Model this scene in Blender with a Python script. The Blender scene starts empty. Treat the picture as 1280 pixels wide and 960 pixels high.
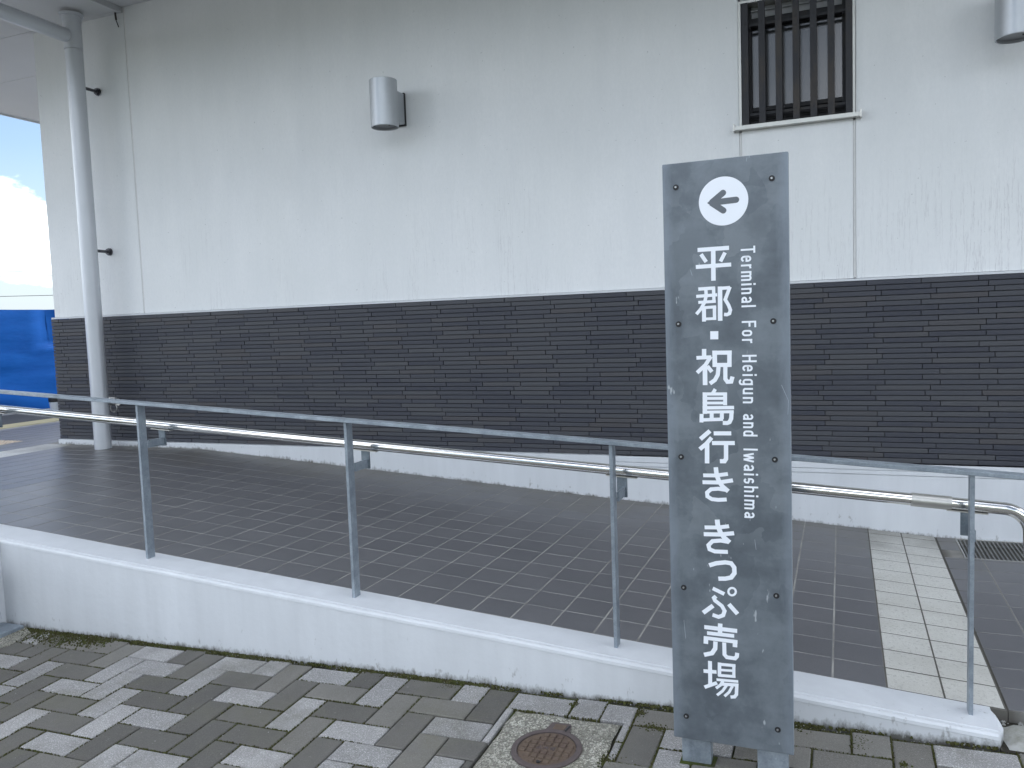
import bpy, math, random
from mathutils import Vector, Matrix, noise as mnoise
R = random.Random(7)
S = bpy.context.scene
C = S.collection

# ---------------------------------------------------------------- camera
cam_d = bpy.data.cameras.new("camera"); cam = bpy.data.objects.new("camera", cam_d); C.objects.link(cam)
p_, r_, w_ = -0.076, 0.0355, 0.387
Mc = Matrix.Rotation(w_, 3, 'Z') @ Matrix.Rotation(p_, 3, 'X') @ Matrix.Rotation(r_, 3, 'Y')
cx, cy, cz = Mc.col[0], Mc.col[1], Mc.col[2]
cam.matrix_world = Matrix(((cx.x, cz.x, -cy.x, 0), (cx.y, cz.y, -cy.y, 0), (cx.z, cz.z, -cy.z, 0), (0, 0, 0, 1)))
cam_d.lens = 36 * 1013.6 / 1280; cam_d.sensor_width = 36; cam_d.clip_start = 0.05; cam_d.clip_end = 6000
S.camera = cam

# ---------------------------------------------------------------- sky, sun, exposure
SUN_EL, SUN_AZ = math.radians(46), math.radians(16)      # azimuth from +Y towards +X
W = bpy.data.worlds.new("World"); S.world = W; W.use_nodes = True
nt = W.node_tree; nt.nodes.clear()
def wn(t, **k):
    n = nt.nodes.new(t)
    for a, b in k.items(): setattr(n, a, b)
    return n
out = wn('ShaderNodeOutputWorld'); bg = wn('ShaderNodeBackground'); bg.inputs[1].default_value = 0.06
sky = wn('ShaderNodeTexSky', sky_type='NISHITA'); sky.sun_disc = False
sky.sun_elevation = SUN_EL; sky.sun_rotation = SUN_AZ; sky.air_density = 1.0; sky.dust_density = 0.6; sky.ozone_density = 1.2
tc = wn('ShaderNodeTexCoord'); sep = wn('ShaderNodeSeparateXYZ'); nt.links.new(tc.outputs['Generated'], sep.inputs[0])
# cumulus: noise on the direction, flattened towards the horizon
mp = wn('ShaderNodeMapping'); mp.inputs['Scale'].default_value = (1.0, 1.0, 2.2); mp.inputs['Location'].default_value = (1.7, 0.4, 0.60)
nt.links.new(tc.outputs['Generated'], mp.inputs[0])
nz = wn('ShaderNodeTexNoise'); nz.inputs['Scale'].default_value = 3.1; nz.inputs['Detail'].default_value = 9; nz.inputs['Roughness'].default_value = 0.55
nt.links.new(mp.outputs[0], nz.inputs['Vector'])
rp = wn('ShaderNodeValToRGB'); rp.color_ramp.elements[0].position = 0.46; rp.color_ramp.elements[1].position = 0.56
nt.links.new(nz.outputs['Fac'], rp.inputs[0])
nz2 = wn('ShaderNodeTexNoise'); nz2.inputs['Scale'].default_value = 9; nz2.inputs['Detail'].default_value = 6
nt.links.new(mp.outputs[0], nz2.inputs['Vector'])
rp2 = wn('ShaderNodeValToRGB'); rp2.color_ramp.elements[0].color = (16.0, 17.2, 18.9, 1); rp2.color_ramp.elements[1].color = (25.4, 26.4, 28, 1)
rp2.color_ramp.elements[0].position = 0.35; rp2.color_ramp.elements[1].position = 0.6
nt.links.new(nz2.outputs['Fac'], rp2.inputs[0])
mx = wn('ShaderNodeMix', data_type='RGBA')
rh = wn('ShaderNodeValToRGB'); rh.color_ramp.elements[0].position = 0.0; rh.color_ramp.elements[0].color = (.85, .85, .85, 1); rh.color_ramp.elements[1].position = 0.2; rh.color_ramp.elements[1].color = (0, 0, 0, 1)
nt.links.new(sep.outputs[2], rh.inputs[0]); mh = wn('ShaderNodeMix', data_type='RGBA'); mh.inputs['B'].default_value = (4.2, 4.9, 5.7, 1)
nt.links.new(rh.outputs[0], mh.inputs['Factor']); nt.links.new(sky.outputs[0], mh.inputs['A'])
nt.links.new(rp.outputs[0], mx.inputs['Factor']); nt.links.new(mh.outputs['Result'], mx.inputs['A']); nt.links.new(rp2.outputs[0], mx.inputs['B'])
nt.links.new(mx.outputs['Result'], bg.inputs[0]); nt.links.new(bg.outputs[0], out.inputs[0])
sd = bpy.data.lights.new("sun", 'SUN'); sd.energy = 3.2; sd.angle = math.radians(0.5); sd.color = (1, .96, .9)
sun = bpy.data.objects.new("sun", sd); C.objects.link(sun)
sdir = Vector((math.sin(SUN_AZ) * math.cos(SUN_EL), math.cos(SUN_AZ) * math.cos(SUN_EL), math.sin(SUN_EL)))
sun.rotation_euler = sdir.to_track_quat('Z', 'Y').to_euler(); sun.location = sdir * 30
S.view_settings.view_transform = 'Standard'; S.view_settings.look = 'None'; S.view_settings.gamma = 1
S.view_settings.use_curve_mapping = False; S.view_settings.exposure = 1.62

# ---------------------------------------------------------------- materials
def lin(c): return tuple((x / 12.92 if x <= .04045 else ((x + .055) / 1.055) ** 2.4) for x in c)
class NB:
    def __init__(s, name):
        s.m = bpy.data.materials.new(name); s.m.use_nodes = True; s.t = s.m.node_tree
        s.b = s.t.nodes['Principled BSDF']; s.pos = s.n('ShaderNodeNewGeometry')
    def n(s, t, **k):
        x = s.t.nodes.new(t)
        for a, b in k.items(): setattr(x, a, b)
        return x
    def l(s, a, b): s.t.links.new(a, b)
    def noise(s, scale, detail=4, rough=.5, vec=None, vs=(1, 1, 1), loc=(0, 0, 0)):
        mpp = s.n('ShaderNodeMapping'); mpp.inputs['Scale'].default_value = vs; mpp.inputs['Location'].default_value = loc
        s.l(vec if vec is not None else s.pos.outputs['Position'], mpp.inputs[0])
        x = s.n('ShaderNodeTexNoise'); x.inputs['Scale'].default_value = scale; x.inputs['Detail'].default_value = detail
        x.inputs['Roughness'].default_value = rough; s.l(mpp.outputs[0], x.inputs['Vector']); return x.outputs['Fac']
    def ramp(s, fac, stops, interp='LINEAR'):
        r = s.n('ShaderNodeValToRGB'); e = r.color_ramp.elements; r.color_ramp.interpolation = interp
        while len(e) < len(stops): e.new(.5)
        for i, (p, c) in enumerate(stops):
            e[i].position = p; e[i].color = (c, c, c, 1) if isinstance(c, (int, float)) else (*c, 1)
        s.l(fac, r.inputs[0]); return r.outputs[0]
    def mix(s, fac, a, b, blend='MIX'):
        x = s.n('ShaderNodeMix', data_type='RGBA', blend_type=blend)
        for v, k in ((fac, 'Factor'), (a, 'A'), (b, 'B')):
            if isinstance(v, (int, float)): x.inputs[k].default_value = v if k == 'Factor' else (v, v, v, 1)
            elif isinstance(v, tuple): x.inputs[k].default_value = (*v, 1)
            else: s.l(v, x.inputs[k])
        return x.outputs['Result']
    def math(s, op, a, b=0.0, clamp=False):
        x = s.n('ShaderNodeMath', operation=op, use_clamp=clamp)
        for i, v in enumerate((a, b)):
            if isinstance(v, (int, float)): x.inputs[i].default_value = v
            else: s.l(v, x.inputs[i])
        return x.outputs[0]
    def xyz(s):
        x = s.n('ShaderNodeSeparateXYZ'); s.l(s.pos.outputs['Position'], x.inputs[0]); return x.outputs
    def rnd(s):
        o = s.n('ShaderNodeObjectInfo'); return s.math('FRACT', s.math('ADD', o.outputs['Random'], s.pos.outputs['Random Per Island']))
    def done(s, col, rough=.6, metal=0, bump=None, bs=.3, bd=.002, spec=.5):
        for v, k in ((col, 'Base Color'), (rough, 'Roughness'), (metal, 'Metallic'), (spec, 'Specular IOR Level')):
            if isinstance(v, tuple): s.b.inputs[k].default_value = (*v, 1)
            elif isinstance(v, (int, float)): s.b.inputs[k].default_value = v
            else: s.l(v, s.b.inputs[k])
        if bump is not None:
            b = s.n('ShaderNodeBump'); b.inputs['Strength'].default_value = bs; b.inputs['Distance'].default_value = bd
            s.l(bump, b.inputs['Height']); s.l(b.outputs[0], s.b.inputs['Normal'])
        return s.m
def m_simple(name, col, rough=.6, metal=0, var=.12, scale=30, bs=.15):
    k = NB(name); f = k.noise(scale, 5)
    c = k.mix(f, tuple(x * (1 - var) for x in col), tuple(min(1, x * (1 + var)) for x in col))
    return k.done(c, rough, metal, f, bs, .001)
def m_wall():
    k = NB('white_wall_paint'); X, Y, Z = k.xyz()
    st = k.noise(3.0, 6, .62, vs=(2.2, 2.2, .35)); cl = k.noise(1.1, 4, .6); fine = k.noise(70, 5, .75, vs=(1, 1, .45)); sp = k.noise(55, 2)
    c = k.mix(k.ramp(st, [(.3, 0), (.7, 1)]), (.765, .78, .785), (.82, .83, .83))
    c = k.mix(k.ramp(fine, [(.38, .35), (.62, 0)]), c, (.70, .72, .725))
    c = k.mix(k.math('MULTIPLY', k.ramp(cl, [(.4, 0), (.65, 1)]), .35), c, (.70, .72, .71))
    # grime film mixed with painted eave shade, darker towards the top, broken by noise
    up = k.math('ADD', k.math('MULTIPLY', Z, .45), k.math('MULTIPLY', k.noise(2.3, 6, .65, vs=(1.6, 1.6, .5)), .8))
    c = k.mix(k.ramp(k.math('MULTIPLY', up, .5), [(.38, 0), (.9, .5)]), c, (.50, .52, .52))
    # hair-thin run-off streaks that hang just above the dado and fade upwards
    s3 = k.noise(26, 4, .7, vs=(2.6, 2.6, .10)); s4 = k.noise(1.6, 3, .5, loc=(7, 1, 2))
    low = k.ramp(k.math('ADD', Z, k.math('MULTIPLY', s4, -.8)), [(-.35, 1), (.55, 0)])
    f = k.math('MULTIPLY', k.ramp(s3, [(.55, 0), (.575, 1), (.60, 0)]), k.math('MULTIPLY', low, k.ramp(k.noise(2.4, 3, .6, loc=(3, 9, 2), vs=(1, 1, .4)), [(.47, 0), (.62, .5)])))
    c = k.mix(f, c, (.42, .41, .43))
    c = k.mix(k.ramp(sp, [(.745, 0), (.77, .6)]), c, (.4, .42, .42))
    return k.done(c, .75, 0, k.math('ADD', k.noise(190, 4), k.math('MULTIPLY', k.noise(14, 3), 2)), .25, .0015, .3)
def m_plinth(name, base, low=True, grad=(0, 0)):
    """painted concrete, mould creeping up from the ground line z = grad0 + grad1 * x"""
    k = NB(name); X, Y, Z = k.xyz()
    st = k.noise(4, 6, .6, vs=(2.5, 2.5, .35)); big = k.noise(1.3, 4)
    c = k.mix(k.ramp(st, [(.3, 0), (.75, 1)]), tuple(x * .88 for x in base), base)
    c = k.mix(k.math('MULTIPLY', k.ramp(big, [(.4, 0), (.7, 1)]), .3), c, tuple(x * .8 for x in base))
    if low:
        h = k.math('SUBTRACT', Z, k.math('ADD', k.math('MULTIPLY', k.math('MAXIMUM', X, -4.3), grad[1]), grad[0]))
        n1 = k.noise(14, 7, .7, vs=(1, 1, .5)); n2 = k.noise(60, 4, .7, vs=(1, 1, .5)); n3 = k.noise(2.0, 2)
        reach = k.math('MULTIPLY', k.ramp(n3, [(.3, .5), (.7, 1.5)]), .05)
        t = k.math('DIVIDE', h, reach)
        f = k.ramp(k.math('ADD', k.math('MULTIPLY', t, .6), k.math('MULTIPLY', k.math('ADD', n1, n2), .62)), [(.50, .92), (.80, 0)])
        c = k.mix(f, c, k.mix(n2, (.045, .042, .032), (.13, .125, .10)))
        pt = k.ramp(k.math('ADD', k.noise(38, 3, .7, vs=(1, 1, .45)), k.math('MULTIPLY', h, -.8)), [(.60, 0), (.68, .5)])
        c = k.mix(k.math('MULTIPLY', pt, k.ramp(h, [(.02, 1), (.16, 0)])), c, (.16, .155, .14))
    return k.done(c, .6, 0, k.math('ADD', k.noise(45, 5), k.math('MULTIPLY', k.noise(7, 3), 2.5)), .3, .003, .35)
def m_brick():
    k = NB('dark_slate_brick'); r = k.rnd(); n = k.noise(60, 4, .6, vs=(.5, 1, 1.6)); n2 = k.noise(400, 2)
    c = k.ramp(r, [(0, (.037, .040, .056)), (.3, (.049, .052, .067)), (.6, (.058, .061, .073)), (.85, (.068, .070, .079)), (1, (.064, .060, .065))])
    c = k.mix(k.ramp(n, [(.35, 0), (.7, .5)]), c, (.062, .063, .067)); c = k.mix(k.ramp(n2, [(.6, 0), (.8, .35)]), c, (.11, .11, .115))
    return k.done(c, .62, 0, k.math('ADD', n, k.math('MULTIPLY', n2, .4)), .35, .002, .4)
def m_tile(name, cols, rough, stain=True, speck=.12):
    k = NB(name); X, Y, Z = k.xyz(); r = k.rnd(); n = k.noise(5, 5, .6); s = k.noise(330, 2, .6); s2 = k.noise(150, 2, .6)
    c = k.mix(r, cols[0], cols[1]); c = k.mix(k.math('MULTIPLY', k.ramp(n, [(.35, 0), (.7, 1)]), .35), c, cols[2])
    c = k.mix(k.ramp(s, [(.58, 0), (.72, speck * 3)]), c, tuple(min(1, x * 1.7) for x in cols[1])); c = k.mix(k.ramp(s2, [(.6, 0), (.75, speck * 2.5)]), c, tuple(x * .55 for x in cols[0]))
    if name.startswith('pale'):
        c = k.mix(k.ramp(k.noise(95, 3, .7), [(.55, 0), (.68, .55)]), c, (.20, .19, .17)); c = k.mix(k.ramp(k.noise(1.2, 4, .7, loc=(4, 1, 0)), [(.45, 0), (.7, .5)]), c, (.38, .36, .31))
    if stain:   # brown growth along the foot of the wall, scuffs by the kerb
        d = k.math('ADD', Y, k.math('MULTIPLY', k.noise(2.6, 6, .65), 1.3)); f = k.ramp(k.math('DIVIDE', k.math('SUBTRACT', d, 4.25), 1.1), [(.35, 0), (.8, .7)])
        c = k.mix(k.math('MULTIPLY', f, k.ramp(X, [(0, 1), (.9, .6)])), c, k.mix(k.noise(9, 4), (.075, .062, .042), (.13, .12, .095)))
    rr = k.math('ADD', k.math('MULTIPLY', n, .12), rough - .06)
    return k.done(c, rr, 0, k.math('ADD', s2, k.math('MULTIPLY', n, .5)), .15, .0008, .75)
def m_paver(name, a, b, sp, amt):
    k = NB(name); r = k.rnd(); n = k.noise(6, 6, .65); s = k.noise(260, 3, .75); s2 = k.noise(620, 2, .6)
    c = k.mix(r, a, b); c = k.mix(k.ramp(n, [(.35, 0), (.75, .45)]), c, tuple(x * .62 for x in a))
    c = k.mix(k.ramp(s, [(.5, 0), (.66, amt)]), c, sp); c = k.mix(k.ramp(s2, [(.52, 0), (.66, amt * .9)]), c, tuple(x * .3 for x in a))
    g = k.noise(3.1, 5, .7, loc=(4, 2, 0)); c = k.mix(k.ramp(g, [(.50, 0), (.72, .5)]), c, (.125, .120, .082)); c = k.mix(k.ramp(k.noise(1.7, 5, .7, loc=(8, 8, 0)), [(.5, 0), (.7, .4)]), c, (.10, .097, .09))
    bt = k.noise(30, 5, .75, loc=(1, 5, 0)); c = k.mix(k.ramp(bt, [(.66, 0), (.74, .5)]), c, (.36, .36, .34))
    return k.done(c, .85, 0, k.math('ADD', s, k.math('MULTIPLY', k.noise(35, 4), 1.6)), .55, .0022, .3)
def m_bed():
    k = NB('joint_dirt'); n = k.noise(2.3, 5, .65, loc=(2, 0, 0)); n2 = k.noise(90, 4)
    c = k.mix(n2, (.022, .02, .016), (.06, .055, .045)); c = k.mix(k.ramp(n, [(.46, 0), (.6, 1)]), c, k.mix(n2, (.035, .05, .01), (.10, .13, .025)))
    return k.done(c, .95, 0, n2, 1, .004, .1)
def m_grout():
    k = NB('pale_grout'); n = k.noise(4, 5, .7); n2 = k.noise(70, 3)
    X, Y, Z = k.xyz(); c = k.mix(k.ramp(n, [(.35, 0), (.62, 1)]), k.mix(n2, (.23, .225, .205), (.28, .27, .25)), (.40, .39, .36))
    dirt = k.math('MULTIPLY', k.ramp(X, [(.10, 0), (.125, 1)]), k.ramp(X, [(.44, 1), (.47, .35)])); c = k.mix(k.math('MULTIPLY', dirt, .85), c, (.085, .078, .065))
    c = k.mix(k.ramp(k.math('ADD', Y, k.math('MULTIPLY', k.noise(2, 4, .6), .7)), [(3.0, .75), (3.25, 0)]) if 0 else k.math('MULTIPLY', k.ramp(k.math('SUBTRACT', k.math('ADD', Y, k.math('MULTIPLY', k.noise(2, 4, .6), .9)), 2.6), [(.24, .6), (.5, 0)]), 1.0), c, (.075, .072, .068))
    return k.done(c, .9, 0, n2, .3, .001, .2)
def m_galv(name, lo, hi, metal=.55, rough=.42, sc=9):
    k = NB(name); v = k.n('ShaderNodeTexVoronoi'); v.inputs['Scale'].default_value = sc * 3; 
    mpp = k.n('ShaderNodeMapping'); k.l(k.pos.outputs['Position'], mpp.inputs[0])
    w = k.n('ShaderNodeMix', data_type='RGBA'); nn = k.n('ShaderNodeTexNoise'); nn.inputs['Scale'].default_value = sc * 1.4; nn.inputs['Detail'].default_value = 6
    k.l(mpp.outputs[0], nn.inputs['Vector']); w.inputs['Factor'].default_value = .22; k.l(mpp.outputs[0], w.inputs['A']); k.l(nn.outputs['Color'], w.inputs['B'])
    k.l(w.outputs['Result'], v.inputs['Vector'])
    n1 = k.noise(sc, 6, .62); n2 = k.noise(sc * 9, 5, .7); n3 = k.noise(sc * .35, 4, .6, loc=(3, 3, 3)); n4 = k.noise(sc * 4, 3, .5, vs=(1, 1, .12))
    f = k.math('ADD', k.math('MULTIPLY', n1, .45), k.math('ADD', k.math('MULTIPLY', n2, .22), k.math('ADD', k.math('MULTIPLY', n3, .25), k.math('MULTIPLY', n4, .12))))
    c = k.mix(k.ramp(f, [(.38, 0), (.68, 1)]), lo, hi)
    c = k.mix(k.math('MULTIPLY', k.ramp(v.outputs['Color'], [(.55, 0), (.8, 1)]), .16), c, tuple(x * .6 for x in lo))
    pk = k.noise(sc * 6, 4, .6, vs=(1.3, 1.3, .5), loc=(9, 4, 1)); c = k.mix(k.ramp(pk, [(.70, 0), (.78, .7)]), c, tuple(min(1, x * 2.1) for x in hi))
    return k.done(c, k.math('ADD', k.math('MULTIPLY', n1, .25), rough - .1), metal, n2, .12, .0008)
def m_sign():
    k = NB('dark_galvanised_plate'); X, Y, Z = k.xyz()
    b1 = k.noise(7, 3, .5); b2 = k.noise(15, 5, .65, loc=(2, 0, 5)); b3 = k.noise(60, 5, .7); b4 = k.noise(2.2, 3, .5, loc=(1, 1, 1)); hs = k.noise(9, 4, .6, vs=(.35, 1, 3))
    f = k.math('ADD', k.math('MULTIPLY', b1, .5), k.math('ADD', k.math('MULTIPLY', b2, .3), k.math('ADD', k.math('MULTIPLY', b3, .12), k.math('MULTIPLY', hs, .12))))
    c = k.ramp(f, [(.40, (.098, .114, .131)), (.49, (.126, .146, .165)), (.53, (.150, .173, .193)), (.62, (.180, .206, .228))])
    # crisp-edged drips and blotches of the zinc bath
    w = k.n('ShaderNodeMix', data_type='RGBA'); w.inputs['Factor'].default_value = .12; nn = k.n('ShaderNodeTexNoise'); nn.inputs['Scale'].default_value = 9; nn.inputs['Detail'].default_value = 4
    k.l(k.pos.outputs['Position'], nn.inputs['Vector']); k.l(k.pos.outputs['Position'], w.inputs['A']); k.l(nn.outputs['Color'], w.inputs['B'])
    v = k.n('ShaderNodeTexVoronoi'); v.inputs['Scale'].default_value = 16; k.l(w.outputs['Result'], v.inputs['Vector']); g = k.n('ShaderNodeRGBToBW'); k.l(v.outputs['Color'], g.inputs[0])
    c = k.mix(k.math('MULTIPLY', k.ramp(g.outputs[0], [(.55, 0), (.60, 1)]), k.ramp(k.noise(3.5, 2, loc=(4, 4, 4)), [(.45, 0), (.6, .36)])), c, (.082, .097, .113))
    c = k.mix(k.math('MULTIPLY', k.ramp(g.outputs[0], [(.30, 1), (.34, 0)]), k.ramp(k.noise(3, 2, loc=(8, 4, 1)), [(.45, 0), (.6, .35)])), c, (.22, .245, .262))
    # brighter rubbed strips along both vertical edges
    e = k.math('ABSOLUTE', k.math('ADD', X, .267)); ee = k.math('ADD', e, k.math('MULTIPLY', k.noise(18, 5, .7, vs=(2, 1, .4)), .05))
    c = k.mix(k.ramp(k.math('MULTIPLY', ee, 5), [(.74, 0), (.90, .7)]), c, (.215, .25, .29))
    pk = k.noise(30, 3, .6, vs=(1.6, 1, .5), loc=(9, 4, 1)); c = k.mix(k.ramp(pk, [(.71, 0), (.75, .8)]), c, (.45, .48, .50))
    return k.done(c, k.math('ADD', k.math('MULTIPLY', b2, .25), .38), .3, b3, .1, .0008)
def m_steel():
    k = NB('polished_stainless_steel'); n = k.noise(40, 4, vs=(.2, 1, 1)); return k.done((.72, .71, .69), k.math('ADD', k.math('MULTIPLY', n, .1), .10), 1, n, .02, .0003)
def m_concrete(name='rough_pebbled_concrete', warm=1.0):
    k = NB(name); v = k.n('ShaderNodeTexVoronoi'); v.inputs['Scale'].default_value = 190; k.l(k.pos.outputs['Position'], v.inputs['Vector'])
    g = k.n('ShaderNodeRGBToBW'); k.l(v.outputs['Color'], g.inputs[0]); n = k.noise(7, 6, .7); n2 = k.noise(260, 4, .75); n3 = k.noise(24, 5, .7)
    c = k.mix(n3, (.155, .150, .125), (.33, .32, .27)); c = k.mix(k.math('MULTIPLY', k.ramp(g.outputs[0], [(.52, 0), (.62, 1)]), k.ramp(n, [(.35, .25), (.62, .95)])), c, (.60, .58, .50))
    c = k.mix(k.ramp(n2, [(.48, 0), (.62, .8)]), c, (.075, .07, .06)); c = k.mix(k.ramp(k.noise(5, 4, loc=(5, 5, 5)), [(.52, 0), (.7, .4)]), c, (.20, .195, .11))
    return k.done(c, .95, 0, k.math('ADD', k.math('MULTIPLY', v.outputs['Distance'], 1.5), n2), .9, .003, .2)
def m_tarp():
    k = NB('blue_tarpaulin'); n = k.noise(3, 6, .65, vs=(1, .5, 2)); c = k.mix(k.ramp(n, [(.3, 0), (.7, 1)]), (.001, .070, .33), (.002, .090, .39))
    return k.done(c, .6, 0, k.math('ADD', n, k.math('MULTIPLY', k.noise(11, 5, vs=(1, .6, 1.6)), .4)), .2, .02, .12)
M = {}
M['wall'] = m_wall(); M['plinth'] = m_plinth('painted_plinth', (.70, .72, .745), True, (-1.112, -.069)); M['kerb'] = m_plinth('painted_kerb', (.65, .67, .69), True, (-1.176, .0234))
M['brick'] = m_brick(); M['tile'] = m_tile('dark_floor_tile', [(.118, .117, .124), (.144, .142, .148), (.106, .105, .110)], .39)
M['light_tile'] = m_tile('pale_granite_tile', [(.62, .61, .56), (.69, .68, .63), (.55, .54, .49)], .5, True, .22)
M['pv_d'] = m_paver('dark_grey_paver', (.104, .099, .089), (.145, .138, .124), (.20, .19, .175), .45)
M['pv_m'] = m_paver('mid_grey_paver', (.160, .152, .135), (.20, .192, .172), (.28, .27, .245), .55)
M['pv_l'] = m_paver('pale_granite_paver', (.255, .25, .245), (.36, .35, .34), (.62, .61, .59), .85)
M['bed'] = m_bed(); M['grout'] = m_grout(); M['sign'] = m_sign();
M['edge'] = m_galv('bright_galvanised_edge', (.24, .27, .31), (.42, .46, .50), .4, .45, 30)
M['galv'] = m_galv('galvanised_steel', (.19, .225, .26), (.40, .45, .50), .5, .42, 22); M['galv_d'] = m_galv('weathered_galvanised_steel', (.12, .15, .175), (.27, .31, .345), .45, .45, 26)
M['steel'] = m_steel(); M['satin'] = m_simple('satin_steel', (.55, .54, .51), .42, .9, .08, 60, .05)
M['alu'] = m_simple('silver_painted_aluminium', (.44, .46, .48), .40, .65, .05, 40, .01); M['pipe'] = m_simple('silver_grey_pipe', (.56, .58, .61), .40, .3, .06, 6, .02)
M['frame'] = m_simple('pale_window_aluminium', (.55, .55, .52), .4, .5, .12, 25, .08)
M['soffit'] = m_simple('grey_soffit_board', (.58, .59, .60), .8, 0, .05, 2, .1); M['seal'] = m_simple('joint_sealant', (.66, .66, .65), .7); M['trimd'] = m_simple('grey_trim', (.42, .43, .44), .7)
M['vinyl'] = m_simple('white_vinyl', (.80, .83, .87), .5, 0, .02, 20, .02); M['black'] = m_simple('black_rubber', (.015, .015, .017), .6)
M['bolt'] = m_simple('dark_steel_bolt', (.10, .10, .11), .35, .8); M['boltl'] = m_simple('zinc_bolt', (.5, .5, .5), .35, .8)
k = NB('weathered_bronze_bar'); n = k.noise(9, 5, .7, vs=(1, 1, .35)); n2 = k.noise(60, 4, .7)
M['bronze'] = k.done(k.mix(k.ramp(n, [(.52, 0), (.68, .85)]), k.mix(n2, (.012, .013, .017), (.024, .024, .028)), (.042, .033, .026)), .55, .15, n2, .2, .0006)
M['arrow'] = m_simple('grey_arrow_print', (.115, .13, .145), .5)
k = NB('patterned_glass'); n = k.noise(230, 3); M['glass'] = k.done((.045, .048, .052), .13, 0, n, .16, .001, .75)
k = NB('cast_iron'); n = k.noise(12, 6, .7); n2 = k.noise(120, 4, .7)
M['iron'] = k.done(k.mix(k.ramp(n, [(.35, 0), (.65, 1)]), k.mix(n2, (.07, .045, .035), (.12, .085, .065)), k.mix(n2, (.10, .075, .045), (.17, .12, .085))), .8, .1, n2, .5, .001)
k = NB('iron_ring'); n = k.noise(60, 5, .7); M['ring'] = k.done(k.mix(n, (.055, .042, .042), (.12, .095, .09)), .75, .1, n, .4, .001)
M['conc'] = m_concrete(); k = NB('smooth_mortar'); n = k.noise(14, 6, .7); n2 = k.noise(160, 4, .7); M['concs'] = k.done(k.mix(k.ramp(k.noise(6, 5, .7), [(.45, 0), (.65, .7)]), k.mix(n, (.30, .30, .285), (.47, .465, .44)), k.mix(n2, (.10, .11, .06), (.22, .21, .16))), .9, 0, k.math('ADD', n, n2), .6, .004); M['tarp'] = m_tarp()
k = NB('moss'); r = k.rnd(); n = k.noise(20, 3); M['moss'] = k.done(k.mix(n, k.mix(r, (.022, .030, .009), (.062, .078, .018)), k.mix(r, (.045, .033, .018), (.085, .08, .04))), .95, 0, None, spec=.1)
k = NB('asphalt'); n = k.noise(150, 4); M['asphalt'] = k.done(k.mix(n, (.035, .037, .04), (.075, .077, .08)), .9, 0, n, .5, .004)
k = NB('yard_concrete'); n = k.noise(1.5, 6); M['yard'] = k.done(k.mix(n, (.22, .22, .21), (.32, .32, .30)), .9, 0, k.noise(60, 4), .3, .003)
M['yellow'] = m_simple('faded_yellow_strip', (.42, .37, .21), .7, 0, .2, 8); M['tact'] = m_simple('cream_tactile_tile', (.62, .50, .38), .7, 0, .15, 8)

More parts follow.
